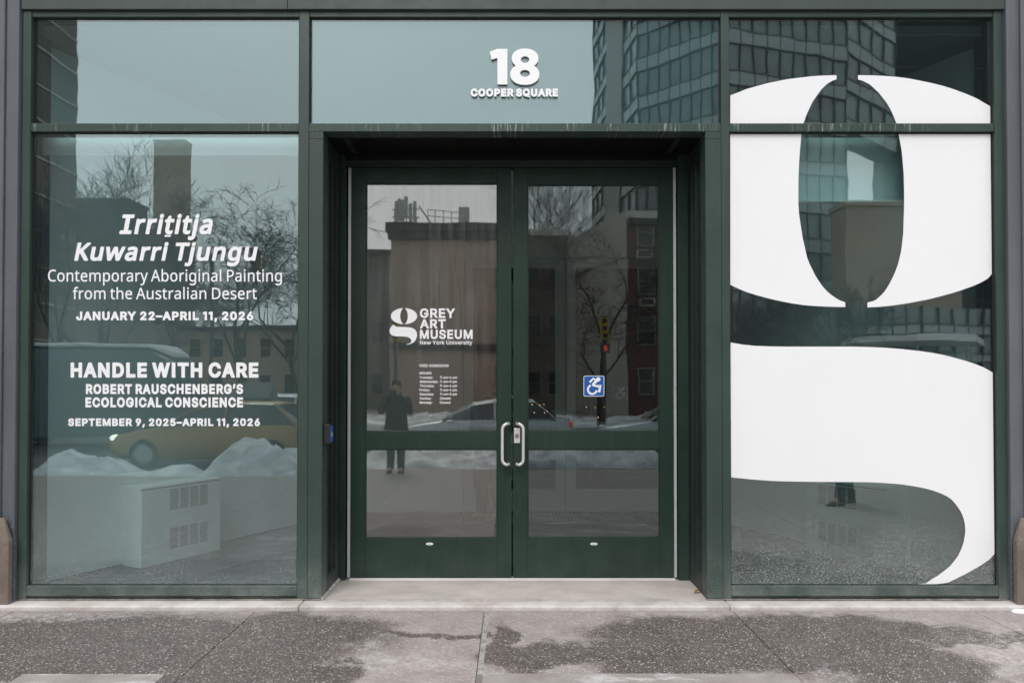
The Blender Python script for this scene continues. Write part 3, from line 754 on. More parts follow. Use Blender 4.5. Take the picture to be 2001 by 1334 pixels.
# ---------------------------------------------------------------- lettering
GLYPHS = {
 'heavy': {',': [261,[-12,-161,32,112,188,113,190,107,116,-161]],
  '0': [527,[186,-45,142,-32,104,-9,71,23,39,75,22,123,12,171,6,227,8,311,21,383,38,429,61,471,88,503,122,530,162,548,206,557,250,556,294,547,334,528,378,490,405,451,431,387,442,335,447,255,444,195,431,123,416,79,394,39,363,3,330,-22,290,-40,246,-48],[210,94,194,103,182,115,164,155,153,215,153,291,163,351,181,391,202,412,218,417,234,417,252,411,267,399,278,383,289,355,300,291,300,215,290,155,271,115,258,101,246,95,226,92]],
  '1': [364,[112,-42,108,-38,108,378,18,346,-20,478,152,550,256,551,257,-38,256,-42]],
  '2': [527,[22,-42,24,66,244,302,269,338,278,366,275,390,262,407,238,416,210,416,186,406,174,390,170,374,166,320,26,320,22,322,26,398,43,450,69,490,94,514,122,532,158,548,206,557,242,557,282,551,326,534,369,502,387,482,404,454,421,402,423,370,420,338,405,290,378,245,326,182,251,102,258,99,430,99,430,-42]],
  '5': [527,[178,-45,138,-34,106,-18,78,3,55,27,39,51,26,83,19,111,14,171,158,172,165,127,174,111,198,96,226,92,254,100,274,119,285,147,283,183,275,203,262,219,246,230,230,234,206,234,182,229,162,219,142,202,22,216,58,547,62,551,406,551,408,547,408,411,190,410,184,375,186,371,218,375,254,374,298,364,346,340,385,303,412,259,430,203,432,143,420,87,406,55,386,27,359,-1,330,-21,295,-37,258,-46,222,-49]],
  '6': [527,[185,-45,137,-30,105,-12,77,13,49,51,33,87,23,139,22,179,30,223,48,271,76,323,229,550,345,551,370,507,369,503,267,355,305,345,337,331,374,303,397,275,415,243,428,195,431,155,425,103,412,67,394,35,370,7,333,-21,297,-37,265,-46,225,-49],[217,91,195,99,177,117,168,143,168,171,176,195,189,211,209,221,237,222,257,215,276,195,284,171,284,143,276,119,261,102,241,92]],
  '9': [527,[105,-42,82,2,84,6,187,154,145,164,103,186,74,210,48,246,32,282,22,334,24,386,33,422,49,458,69,487,105,520,137,539,173,551,209,557,261,555,297,546,332,530,361,509,393,473,413,438,425,402,431,350,428,314,418,270,397,223,374,182,221,-42],[221,286,197,292,181,306,170,330,168,358,173,383,189,405,209,416,233,418,257,410,273,394,283,370,285,342,279,318,265,299,245,288]],
  'A': [553,[-44,-42,172,550,304,551,522,-38,520,-42,368,-42,364,-39,312,100,164,100,116,-38,112,-42],[216,241,215,246,236,307,240,309,264,242]],
  'B': [530,[18,-42,18,550,262,550,314,541,362,520,390,498,410,474,426,446,437,406,440,362,434,326,422,298,402,270,424,246,440,222,450,198,458,166,460,134,457,102,450,74,437,46,416,18,390,-4,346,-27,310,-37,246,-42],[170,99,167,106,167,186,170,189,270,187,296,174,310,154,312,126,305,114,293,106,258,99],[170,327,167,334,167,406,170,410,262,408,279,402,290,390,294,378,292,358,285,346,270,334,246,328]],
  'C': [584,[222,-45,170,-32,126,-10,74,34,44,75,22,119,6,171,-1,227,2,311,13,363,34,415,72,471,106,504,149,531,194,548,242,557,310,554,354,544,393,527,429,503,458,475,484,439,502,401,523,307,378,306,357,367,342,386,326,399,302,409,274,414,246,412,222,405,198,391,175,367,158,335,150,307,146,271,147,219,154,187,169,151,190,124,218,105,246,97,286,96,320,107,346,127,361,151,375,199,378,202,518,202,523,199,507,123,492,83,466,43,430,6,390,-20,338,-40,282,-48]],
  'D': [576,[18,-42,18,550,226,551,278,547,306,541,350,527,394,501,430,470,460,430,488,366,500,310,503,230,496,174,481,122,446,60,414,25,390,6,350,-17,302,-33,274,-38,222,-42],[170,99,167,106,167,406,170,410,234,409,278,401,301,390,322,372,337,350,349,322,355,290,357,254,353,210,345,178,322,138,306,123,286,112,246,101]],
  'E': [492,[18,-42,18,550,414,550,414,410,170,410,167,406,167,334,170,328,397,326,397,190,394,187,168,186,167,106,170,99,416,98,417,-38,414,-42]],
  'G': [594,[222,-45,170,-32,126,-10,74,34,43,75,22,119,6,171,-1,227,2,311,13,363,33,415,71,471,106,505,146,530,194,549,242,557,310,554,354,543,394,526,430,501,461,471,484,439,504,399,525,307,378,307,354,367,342,383,323,399,302,408,274,413,246,412,222,405,198,392,181,375,164,347,153,319,146,275,146,235,151,199,163,163,190,125,224,103,266,95,310,102,330,112,344,123,365,155,241,159,242,297,514,298,520,295,520,199,517,155,506,111,486,67,450,22,414,-8,378,-27,334,-42,270,-49]],
  'H': [590,[18,-42,18,550,167,550,167,334,170,331,346,331,350,334,351,550,498,551,498,-42,354,-42,350,-38,350,188,298,190,170,190,167,186,166,-42]],
  'I': [278,[28,-42,28,550,176,551,177,-38,176,-42]],
  'J': [470,[143,-45,107,-35,67,-14,31,19,15,43,4,67,-7,115,-9,211,-5,215,139,213,140,135,149,107,163,96,179,92,199,93,215,101,226,119,230,147,230,547,235,551,375,551,378,547,378,143,373,95,366,67,355,43,339,19,307,-11,283,-26,259,-37,211,-48,183,-49]],
  'L': [466,[18,-42,18,550,166,551,167,102,170,99,402,99,403,-38,402,-42]],
  'M': [702,[18,-42,18,550,179,550,314,208,448,550,609,550,610,-38,606,-42,466,-42,462,-38,462,192,370,-42,258,-42,166,188,162,-42]],
  'N': [597,[18,-42,18,550,159,550,354,244,357,250,357,550,504,550,505,-38,502,-42,366,-42,362,-39,170,262,167,254,166,-42]],
  'O': [607,[222,-45,170,-32,126,-9,74,34,44,75,22,119,6,171,-1,227,2,311,13,363,34,415,72,471,106,504,149,531,194,548,242,557,314,554,362,541,406,519,446,488,488,435,512,387,527,335,535,255,531,195,520,143,501,95,462,38,426,3,386,-22,338,-40,290,-48],[266,95,238,98,215,107,196,119,177,139,163,163,154,187,147,219,145,255,153,319,164,347,178,371,198,391,214,401,238,410,266,414,290,412,318,402,338,389,355,371,370,347,380,319,388,255,386,219,380,187,371,163,356,139,338,119,318,107,290,97]],
  'P': [518,[18,-42,18,550,258,550,314,540,354,523,382,504,408,478,428,446,444,402,450,366,448,314,440,278,420,234,406,215,381,190,352,170,318,156,258,145,167,142,166,-42],[170,284,167,290,167,406,170,410,254,408,274,403,290,391,300,370,302,342,298,318,286,300,270,290,250,285]],
  'R': [522,[18,-42,18,550,258,550,318,540,366,518,398,492,427,454,445,406,451,354,445,298,429,254,407,222,370,190,498,-42,330,-42,223,154,218,156,167,154,166,-42],[170,297,167,302,167,406,170,410,258,408,278,402,294,390,301,370,303,346,298,324,288,310,274,303,254,298]],
  'S': [520,[176,-47,128,-36,96,-22,64,-1,40,23,20,52,5,85,-2,117,-8,177,140,179,148,129,154,117,176,100,208,92,248,93,282,105,301,125,302,149,288,161,264,172,128,214,91,233,59,257,32,290,15,329,10,373,13,405,23,441,41,473,67,501,104,528,136,542,172,552,224,557,268,555,316,543,348,529,377,509,402,485,420,460,434,429,441,397,445,337,304,336,294,381,288,394,264,410,236,416,200,414,172,402,158,385,159,365,176,352,200,341,292,315,336,299,368,282,396,262,424,229,442,193,450,153,447,105,437,69,413,29,388,2,356,-20,320,-36,268,-48,224,-51]],
  'T': [522,[154,-42,151,-38,151,406,146,410,-10,410,-10,550,458,551,458,410,302,410,299,406,298,-42]],
  'U': [591,[210,-46,154,-31,98,2,60,42,40,74,30,98,21,134,18,170,18,550,166,550,168,158,180,130,199,110,222,99,258,94,290,97,318,110,338,130,349,158,352,550,498,551,498,154,492,114,478,76,458,42,433,14,402,-11,366,-30,302,-47,258,-50]],
  'W': [760,[125,-42,122,-38,-38,550,114,550,193,247,274,550,411,550,489,255,493,251,572,550,723,550,561,-42,425,-42,422,-38,345,245,341,249,261,-42]],
  'Y': [545,[165,-42,161,-38,161,182,164,194,-58,550,114,550,237,353,357,549,529,551,309,194,309,-42]],
  '–': [423,[-38,146,-42,146,-42,286,391,286,390,146]],
  '’': [250,[2,276,46,550,202,551,204,544,130,277]]},
 'bold': {'A': [532,[-26,-30,181,538,297,538,506,-30,374,-29,322,113,158,113,106,-30],[198,229,238,350,281,230]],
  'E': [471,[30,-30,30,538,402,538,402,422,158,422,155,418,155,322,158,316,382,316,385,310,385,202,382,199,156,198,155,94,158,87,404,86,405,-26,402,-30]],
  'G': [573,[222,-33,174,-20,130,2,82,43,54,80,33,123,18,175,10,251,14,311,24,359,43,407,80,463,114,496,154,521,198,537,242,545,306,542,350,532,386,516,422,492,449,467,468,443,488,407,500,371,511,319,386,319,374,355,360,379,343,399,322,413,294,423,266,426,238,423,210,413,189,399,166,375,150,347,139,311,134,271,135,219,143,183,154,155,172,127,190,109,218,93,246,85,278,83,310,89,338,103,360,123,374,147,381,167,378,169,253,171,253,283,258,286,506,285,508,199,505,155,495,115,476,75,442,31,409,3,372,-17,330,-30,270,-37]],
  'M': [681,[30,-30,30,538,171,538,314,172,457,538,597,538,598,-26,594,-30,478,-30,474,-26,474,256,362,-30,266,-30,154,251,152,-26,150,-30]],
  'R': [501,[30,-30,30,538,274,536,314,528,362,506,398,475,417,446,434,402,439,350,434,302,417,258,390,222,355,194,478,-30,334,-28,226,168,155,166,154,-30],[158,285,155,290,155,418,158,422,262,420,286,412,303,398,313,374,315,342,309,318,294,300,278,291,254,286]],
  'S': [499,[177,-35,133,-25,101,-11,73,7,49,30,30,57,18,85,10,117,5,165,129,167,137,125,149,104,177,87,217,79,261,84,293,98,312,121,315,137,313,153,303,165,283,177,133,225,97,243,68,265,42,297,27,333,22,373,25,405,35,437,53,468,81,498,113,519,157,537,193,544,245,545,281,540,313,531,344,517,369,500,393,477,410,453,423,425,429,397,433,349,313,348,304,389,294,405,269,421,237,428,197,426,165,412,149,393,146,365,157,350,177,338,321,292,357,275,387,253,415,221,431,189,438,149,435,105,425,73,404,37,381,12,349,-10,305,-28,265,-36,221,-39]],
  'T': [501,[166,-30,163,-26,162,421,2,422,2,538,446,539,446,422,290,422,287,418,286,-30]],
  'U': [570,[214,-35,158,-20,107,10,69,50,42,100,33,134,30,170,30,538,154,538,154,182,157,154,171,122,194,99,226,85,258,82,294,86,322,98,346,121,359,150,363,178,364,538,486,539,486,154,480,118,468,82,449,50,424,22,394,-1,362,-18,298,-36,258,-38]],
  'Y': [524,[174,-30,172,202,-36,538,108,538,234,332,238,332,365,538,508,538,298,198,298,-26,294,-30]]},
 'ultra': {'1': [378,[102,-50,99,366,14,335,10,338,-29,482,-26,486,150,558,262,559,265,554,265,-46,262,-50]],
  '8': [541,[178,-53,118,-35,70,-6,34,32,10,79,2,135,7,179,25,227,58,271,42,295,28,327,21,363,21,399,29,435,47,475,69,503,97,527,138,549,174,560,210,565,262,563,314,549,358,525,393,491,419,447,431,399,430,359,418,311,394,271,420,239,438,203,449,163,450,115,442,79,421,35,394,4,355,-25,318,-42,266,-54,226,-57],[198,102,178,112,167,127,167,151,182,172,206,183,234,185,262,177,279,163,285,151,286,135,284,123,274,112,242,100],[206,343,192,351,184,363,183,383,192,399,206,407,226,410,246,407,261,399,268,387,269,375,267,363,260,351,238,340]],
  'A': [567,[-55,-50,165,555,169,559,310,558,533,-50,361,-50,309,92,170,90,121,-49],[229,249,225,250,237,284,241,283,252,250]],
  'C': [598,[222,-53,170,-40,122,-17,70,27,37,71,14,117,-2,171,-9,227,-6,311,6,367,26,418,66,477,102,511,146,539,194,556,242,565,310,562,354,552,398,533,434,509,466,479,491,443,510,403,519,371,533,299,370,298,352,359,341,375,326,389,306,399,278,405,246,404,226,398,202,384,182,363,165,331,158,303,154,255,156,219,162,187,176,155,195,131,222,112,254,104,286,104,318,115,343,135,356,159,370,210,526,210,533,207,516,123,499,79,473,39,434,-1,394,-27,342,-47,282,-56]],
  'E': [506,[10,-50,10,558,422,558,422,402,178,402,175,398,175,342,178,336,405,334,405,182,402,179,178,179,175,174,175,114,178,107,424,106,425,-46,422,-50]],
  'O': [621,[222,-53,170,-40,122,-16,70,27,37,71,14,117,-2,171,-10,251,-6,313,6,367,26,418,66,477,103,511,146,539,194,556,266,566,318,561,366,548,414,523,466,479,495,439,519,391,535,339,543,255,539,195,528,143,508,91,467,31,430,-4,390,-29,342,-47,290,-56],[266,103,238,107,218,114,198,128,182,146,170,167,161,191,154,255,162,319,183,363,198,381,218,394,238,402,266,406,290,403,314,395,333,383,350,365,363,343,372,319,380,255,373,191,364,167,350,144,334,127,314,114,290,105]],
  'P': [532,[10,-50,10,558,258,558,318,547,358,530,388,510,415,482,435,450,453,402,459,350,456,310,443,262,426,229,389,186,358,164,337,154,278,138,175,134,174,-50],[178,292,175,298,175,398,178,402,250,401,270,396,284,386,293,366,294,342,291,322,281,306,269,298,250,293]],
  'Q': [621,[378,-98,338,-47,290,-56,218,-53,170,-40,122,-16,86,11,51,50,24,94,6,142,-6,198,-9,282,-1,338,16,394,50,457,86,497,142,536,190,555,242,565,294,564,346,554,406,528,450,495,482,459,509,414,528,366,539,314,542,282,542,226,535,170,528,142,509,94,470,34,526,-42,498,-98],[206,122,190,136,177,154,165,178,158,203,154,270,158,302,165,330,188,370,218,394,258,405,286,404,306,399,329,386,346,370,362,345,372,318,378,290,380,250,376,206,368,178,366,172,338,208,334,209,218,209,214,207,188,154,210,122]],
  'R': [536,[10,-50,10,558,258,558,318,548,370,525,402,500,434,458,449,422,459,370,456,314,443,266,423,230,402,205,384,190,383,186,510,-50,322,-48,218,146,214,148,175,146,174,-50],[178,305,175,310,175,398,178,402,254,401,274,395,287,386,293,370,295,346,290,326,282,316,250,306]],
  'S': [534,[175,-55,127,-44,91,-28,59,-7,34,17,14,45,-2,81,-10,117,-17,185,147,187,156,133,161,121,179,108,207,100,243,100,273,109,292,125,295,145,283,155,259,166,123,208,87,226,52,253,23,289,8,325,2,369,5,409,16,445,34,477,59,505,99,534,135,551,171,560,227,566,267,563,307,554,351,536,383,515,409,489,428,461,442,429,449,397,455,329,295,329,283,387,267,400,243,407,211,408,183,400,167,385,166,369,179,359,203,349,295,323,339,306,378,285,407,262,431,233,449,197,458,153,455,105,445,69,427,34,403,5,363,-25,327,-42,287,-53,227,-59]],
  'U': [605,[210,-55,150,-38,95,-6,53,38,23,94,14,130,10,170,10,558,174,558,176,162,184,138,202,118,226,106,258,102,290,105,314,117,333,138,341,162,344,558,506,559,506,154,499,110,486,74,465,38,438,8,406,-17,370,-37,346,-46,302,-55,258,-58]]},
 'small': {'1': [318,[135,-16,134,412,35,379,11,464,159,525,227,525,231,-16]],
  '5': [481,[182,-19,122,3,78,40,51,89,43,145,134,146,144,109,166,83,198,68,238,67,270,80,296,105,310,141,310,181,286,232,242,258,186,257,130,229,50,240,81,521,378,525,382,437,165,433,154,332,198,347,242,349,322,324,382,261,407,173,391,85,342,19,270,-17]],
  '6': [481,[187,-19,121,9,71,65,49,141,55,217,99,311,243,524,331,524,339,505,220,333,307,316,367,272,400,205,399,109,372,49,319,1,259,-20],[215,65,183,76,159,97,145,129,141,169,151,205,171,230,199,245,235,249,267,239,293,217,308,185,311,145,300,109,279,83,251,68]],
  '8': [481,[184,-19,132,-4,92,20,61,53,42,93,36,145,47,193,68,230,109,269,65,325,55,397,76,457,124,504,180,527,256,530,338,497,388,433,398,381,391,337,372,298,343,269,402,201,416,117,392,53,339,5,264,-20],[192,69,157,85,137,109,132,145,144,181,170,205,208,218,252,217,288,201,319,153,308,98,264,70],[200,309,172,323,155,345,149,377,157,409,176,430,204,442,272,433,301,393,295,341,256,310]],
  ':': [216,[73,-17,39,16,38,64,69,97,117,99,151,68,153,20,121,-15],[85,256,45,280,35,328,61,368,105,377,145,352,156,308,133,268]],
  'A': [508,[-6,-16,190,523,286,525,486,-16,386,-16,330,126,146,125,98,-13],[178,215,238,396,300,216]],
  'C': [538,[224,-19,140,12,96,49,66,89,32,177,28,309,56,402,124,485,204,524,308,528,379,505,432,465,472,405,492,333,396,332,367,397,312,433,252,439,204,425,154,381,125,313,122,217,141,149,194,89,228,74,276,69,320,79,356,100,380,130,396,176,492,173,463,85,404,19,320,-17]],
  'D': [530,[44,-16,44,524,272,521,320,510,376,482,438,416,474,308,470,180,436,91,376,28,296,-7],[144,73,141,432,240,435,300,420,349,380,375,324,383,236,365,156,332,111,284,83]],
  'E': [447,[44,-16,44,524,388,524,388,436,141,432,144,302,371,296,368,213,142,212,141,80,144,73,388,73,391,-12]],
  'F': [438,[44,-16,44,524,384,525,384,436,141,432,141,296,360,294,362,208,141,204,140,-16]],
  'H': [545,[44,-16,44,524,141,524,144,305,372,305,377,524,472,525,472,-16,376,-12,376,214,256,216,144,216,140,-16]],
  'I': [233,[54,-16,54,524,150,525,151,-12]],
  'M': [656,[44,-16,44,524,164,521,316,130,464,522,583,524,580,-16,488,-12,488,332,352,-16,276,-16,140,327,138,-12]],
  'N': [551,[44,-16,44,524,145,524,380,153,383,524,478,524,476,-16,376,-13,140,362,140,-16]],
  'O': [561,[224,-19,140,12,96,49,66,89,28,197,28,309,56,402,124,485,204,524,312,528,392,497,428,469,467,421,502,329,506,201,477,105,412,25,332,-15],[264,69,204,83,162,117,128,181,119,253,129,329,160,390,204,425,268,440,328,426,377,385,405,329,414,253,405,181,372,117,328,83]],
  'R': [477,[44,-16,44,524,256,524,308,516,352,496,388,465,411,428,425,336,397,252,337,200,452,-16,344,-16,236,184,141,180,140,-16],[144,271,144,436,264,433,313,408,329,344,321,312,304,289,256,272]],
  'S': [475,[177,-21,109,1,61,38,31,91,21,151,117,153,126,115,145,89,181,71,225,65,273,72,307,91,326,119,327,155,293,188,141,237,77,276,41,335,39,403,64,459,117,505,193,529,277,527,337,505,381,470,410,419,418,363,325,362,317,395,299,419,265,437,225,442,181,436,151,419,133,391,134,359,169,326,317,279,377,243,418,183,421,107,393,45,344,3,265,-22]],
  'T': [477,[180,-16,176,435,16,436,16,524,432,525,432,436,273,432,273,-12]],
  'U': [545,[212,-20,148,0,104,31,71,72,52,116,44,172,44,524,140,524,144,148,160,112,185,88,260,68,332,88,357,112,373,148,378,524,472,525,473,172,455,88,414,32,356,-6,280,-23]],
  'W': [714,[143,-16,-4,524,95,522,191,147,294,524,391,525,491,143,591,524,689,524,543,-12,443,-16,343,354,243,-13]],
  'Y': [500,[188,-16,187,204,-11,524,100,524,236,301,372,524,483,524,284,204,284,-16]],
  'a': [417,[122,-21,66,3,30,43,15,95,24,159,53,195,94,218,254,247,256,279,238,304,198,315,142,301,106,255,20,283,53,343,106,382,182,400,258,391,317,355,348,295,353,-13,262,-16,258,9,202,-20],[150,63,111,87,108,111,118,131,154,148,258,165,257,119,235,83,198,64]],
  'd': [452,[158,-20,118,-6,81,20,34,92,18,192,39,296,80,356,146,394,230,397,294,362,296,524,386,525,388,-12,298,-16,294,15,238,-19],[194,63,158,76,130,108,115,156,113,212,124,256,146,291,174,309,214,313,253,300,278,272,293,228,295,168,284,120,265,88,234,68]],
  'e': [432,[170,-20,95,12,49,64,21,144,21,228,49,312,94,364,154,394,238,398,302,374,354,323,381,256,387,156,114,153,126,112,158,76,202,62,262,75,298,124,385,100,360,44,310,0,242,-22],[118,237,124,264,146,293,170,308,206,314,259,296,290,240]],
  'h': [438,[37,-16,37,524,129,525,131,368,197,398,265,397,321,371,357,325,373,256,373,-16,281,-16,278,260,254,300,209,313,161,298,133,256,129,-16]],
  'i': [195,[37,-16,37,392,125,395,129,-16],[73,428,35,452,27,496,53,532,97,538,134,512,140,468,113,434]],
  'k': [409,[37,-16,37,524,129,525,133,247,277,394,371,392,375,372,222,216,389,0,381,-16,285,-14,153,154,129,132,129,-16]],
  'l': [217,[109,-15,61,11,37,70,41,525,130,522,131,82,141,68,181,73,199,-6,157,-18]],
  'm': [638,[37,-16,41,395,125,395,129,366,185,397,245,400,285,383,321,348,377,390,449,402,505,386,547,348,572,272,573,-16,481,-16,478,272,461,302,417,314,374,300,353,264,349,-16,258,-12,258,268,241,300,201,314,156,300,132,260,129,-16]],
  'n': [438,[37,-16,37,392,125,395,129,362,169,389,213,400,269,396,313,376,353,332,371,276,373,-16,281,-16,278,260,254,300,209,313,161,298,133,256,129,-16]],
  'o': [443,[170,-21,95,12,49,64,21,148,23,244,50,314,98,366,170,397,242,398,309,372,366,312,394,228,394,146,366,64,320,12,246,-21],[194,63,158,76,131,108,115,156,113,208,125,256,149,292,178,310,218,313,254,302,285,268,301,220,302,164,289,116,266,84,238,67]],
  'p': [452,[37,-159,37,393,125,395,129,359,165,387,205,399,261,398,309,382,365,333,397,265,406,169,384,77,337,14,277,-18,193,-20,132,13,129,-159],[201,65,167,81,143,113,130,161,130,217,143,265,164,293,193,310,233,313,269,300,297,266,310,221,311,165,300,121,277,84,245,66]],
  'r': [287,[37,-16,37,392,125,395,129,369,185,398,257,399,258,304,177,305,150,288,133,260,129,-16]],
  's': [393,[140,-21,96,-7,57,20,31,56,17,104,104,125,128,77,184,62,236,76,250,92,251,112,228,133,126,160,71,188,38,232,34,300,60,351,108,385,172,400,236,395,306,356,344,280,260,259,228,307,180,316,135,300,126,268,148,247,264,215,308,191,340,148,344,80,320,31,276,-3,212,-22]],
  't': [255,[134,-17,82,8,53,60,49,308,-10,312,-10,392,48,396,50,487,138,487,141,396,220,392,219,312,142,308,142,96,154,68,214,70,232,-8,186,-19]],
  'u': [438,[149,-18,85,13,44,79,37,139,37,395,129,395,132,119,157,79,201,66,252,83,277,127,280,395,373,395,373,-14,285,-16,281,16,225,-15]],
  'v': [417,[154,-16,-5,392,97,392,194,118,294,395,390,395,238,-14]],
  'w': [595,[129,-16,5,395,100,392,169,142,239,392,329,394,397,140,467,392,565,393,441,-16,357,-16,285,237,212,-12]],
  'y': [417,[54,-157,29,-145,49,-69,111,-69,145,-1,-5,395,95,395,194,119,294,395,394,395,201,-101,174,-132,138,-153]],
  '–': [378,[-16,172,-16,260,365,260,364,172]]},
 'human': {'A': [523,[-9,-6,219,580,291,581,519,-6,435,-6,431,-2,363,171,191,171,145,170,75,-6],[175,249,236,414,255,477,337,250]],
  'C': [517,[259,-10,203,4,143,37,109,70,74,126,56,178,44,258,45,330,61,406,84,458,115,502,155,538,203,564,259,581,323,587,383,583,439,570,489,550,455,479,395,501,351,510,295,510,255,501,219,483,188,458,162,422,145,382,132,306,136,222,159,153,191,109,235,78,263,68,299,62,371,64,463,85,466,82,463,10,419,-3,371,-11,311,-14]],
  'D': [596,[72,-6,72,578,308,575,364,563,428,534,467,502,507,450,527,402,539,350,542,262,533,202,517,150,493,106,462,70,426,42,400,27,352,9,268,-5],[160,68,156,74,156,502,160,505,284,503,324,495,360,481,389,462,420,428,438,394,448,358,454,314,453,254,441,194,429,166,414,142,380,108,328,82,264,69]],
  'P': [496,[72,-6,72,578,268,577,328,567,376,548,415,514,436,480,445,454,449,382,442,346,429,314,410,286,388,264,364,249,328,233,260,219,156,214,156,-6],[160,291,156,294,156,502,220,505,268,502,308,491,340,470,356,446,364,402,357,358,340,328,308,306,272,296]],
  'a': [460,[135,-11,103,-1,79,13,57,34,44,54,35,81,31,118,33,142,44,178,57,198,82,222,127,244,207,260,307,265,310,270,308,314,301,338,289,354,271,366,243,373,183,369,103,340,77,402,135,428,203,442,259,442,319,428,339,417,363,394,380,362,387,338,391,290,391,-5,331,-6,315,49,278,14,243,-4,195,-13],[163,58,135,71,118,98,119,142,136,170,167,188,203,197,309,202,305,134,294,106,278,86,251,68,223,59,187,55]],
  'b': [504,[230,-10,185,6,158,25,138,45,122,-6,66,-6,62,-2,62,614,66,615,144,614,143,394,146,392,186,424,222,438,270,443,322,437,367,418,404,386,422,362,443,314,454,250,453,170,439,106,415,58,382,22,338,-3,290,-13],[238,58,206,66,190,75,177,86,162,110,148,166,147,266,160,318,183,350,222,369,278,371,322,355,342,335,352,318,367,262,367,170,350,110,322,75,282,58]],
  'e': [463,[206,-10,158,3,126,20,98,43,73,74,57,106,45,146,39,190,41,258,49,298,64,338,90,379,117,406,146,424,182,437,218,443,270,441,302,433,334,418,368,390,388,362,402,334,412,298,417,198,126,195,125,178,132,142,140,122,159,94,185,74,218,62,254,58,306,62,398,90,398,18,362,2,314,-10,254,-14],[126,266,136,306,161,346,190,366,234,374,274,367,304,346,324,310,331,266]],
  'f': [286,[82,-6,81,366,78,369,6,370,6,410,81,438,84,494,94,538,111,570,138,596,174,613,214,619,266,617,314,604,316,598,294,537,246,549,210,548,186,535,171,510,164,474,164,438,270,436,272,374,270,369,170,369,164,366,164,-2,162,-6]],
  'g': [504,[166,-194,118,-185,74,-170,72,-94,74,-92,138,-116,194,-126,254,-127,294,-116,322,-94,341,-62,348,-30,350,40,302,3,266,-9,234,-14,194,-12,166,-7,126,11,102,30,84,50,61,90,43,150,38,214,40,250,50,306,59,334,84,378,105,402,142,427,170,437,222,444,274,437,322,414,354,383,366,436,430,435,431,-10,426,-62,416,-98,401,-126,382,-150,358,-169,330,-183,294,-193,254,-198],[214,57,172,74,142,111,126,167,123,214,126,262,141,314,167,350,186,363,206,370,254,371,278,366,302,354,320,338,333,318,344,282,349,250,348,162,335,110,310,77,270,59]],
  'h': [506,[66,-6,62,-2,62,614,142,615,146,390,173,414,210,432,246,441,290,443,338,435,374,420,402,396,419,370,431,334,436,298,437,-2,434,-6,358,-6,355,-2,355,274,349,318,338,342,318,361,294,370,262,372,222,368,194,356,170,334,156,306,145,238,145,-2,142,-6]],
  'i': [217,[65,-6,62,434,141,436,145,434,145,-6],[89,498,73,506,61,522,57,546,59,566,68,582,81,592,97,596,117,595,133,588,145,574,151,554,149,530,141,512,125,500,109,495]],
  'l': [217,[66,-6,62,-2,62,614,142,615,145,-2,142,-6]],
  'm': [760,[66,-6,62,-2,62,434,130,434,142,386,170,414,206,433,250,443,298,442,330,435,362,419,402,377,433,410,470,431,514,442,562,443,622,427,642,414,665,390,681,354,690,306,690,-6,610,-6,609,278,604,318,594,342,574,362,554,370,526,372,490,368,462,356,442,337,424,298,417,238,417,-2,414,-6,338,-6,336,278,332,314,323,338,306,358,286,368,254,372,218,369,190,356,168,334,155,306,145,238,145,-2,142,-6]],
  'n': [506,[66,-6,62,-2,62,434,130,434,142,385,162,406,186,422,214,434,250,442,322,440,362,427,382,416,406,393,418,374,427,350,435,310,434,-6,358,-6,355,-2,355,274,349,318,338,342,322,358,294,370,266,372,222,368,194,357,170,334,157,306,145,246,145,-2,142,-6]],
  'o': [496,[202,-11,162,1,123,22,89,54,66,90,48,134,40,178,39,238,44,282,55,322,71,354,94,385,122,409,166,432,202,441,242,444,282,441,332,426,366,406,393,382,420,342,437,302,445,262,447,198,442,150,433,118,415,78,392,46,362,20,326,1,286,-10,242,-14],[226,57,202,62,177,74,159,90,145,110,126,170,124,242,137,302,162,344,174,354,202,367,258,372,290,365,310,354,342,318,360,262,361,182,346,120,319,82,282,62]],
  'p': [504,[66,-198,62,-194,62,434,130,435,142,386,182,421,230,440,298,442,346,430,385,406,406,386,431,346,443,314,453,254,455,194,449,146,432,90,406,46,382,22,342,-1,306,-11,258,-14,214,-6,178,11,142,40,145,-194,142,-198],[246,57,218,62,194,73,176,90,163,110,147,170,147,262,160,318,186,352,222,369,278,371,306,363,322,354,350,318,367,262,369,186,354,123,330,85,314,71,294,61]],
  'r': [342,[66,-6,62,-2,62,434,130,436,138,369,178,411,222,436,266,444,324,438,314,361,266,368,230,362,194,342,166,310,151,278,145,242,145,-2,142,-6]],
  's': [395,[119,-10,75,-1,39,14,36,18,36,90,131,59,167,55,211,57,243,66,260,78,272,98,273,122,263,142,243,158,103,221,59,254,43,280,36,310,36,342,46,374,67,401,83,414,115,430,159,441,203,444,255,440,299,430,343,414,346,410,319,346,247,369,199,374,151,368,131,359,119,346,114,330,116,314,135,291,279,227,323,197,347,162,354,118,349,82,339,56,322,34,295,13,259,-3,223,-11,175,-14]],
  't': [300,[163,-10,135,-2,107,16,86,42,72,78,68,126,67,368,7,370,7,410,69,442,99,534,149,534,151,437,274,434,274,370,151,368,150,130,158,86,167,74,183,62,219,56,275,66,278,62,278,2,259,-6,227,-12]],
  'u': [506,[173,-10,133,2,101,23,81,47,65,83,57,146,57,434,140,434,143,122,151,98,169,74,192,62,229,57,269,60,301,73,324,94,340,126,351,190,351,434,433,434,433,-5,365,-6,353,43,322,14,277,-6,229,-14]],
  'y': [419,[24,-195,3,-190,4,-124,68,-128,88,-124,108,-113,136,-78,167,-2,-7,434,81,434,177,182,208,89,328,434,416,435,229,-62,200,-122,168,-162,131,-186,80,-198]]},
 'slant': {'I': [492,[30,-30,30,90,150,90,155,94,155,410,154,483,34,483,30,486,30,602,430,602,430,486,426,483,305,482,305,94,310,90,430,90,430,-26,427,-30]],
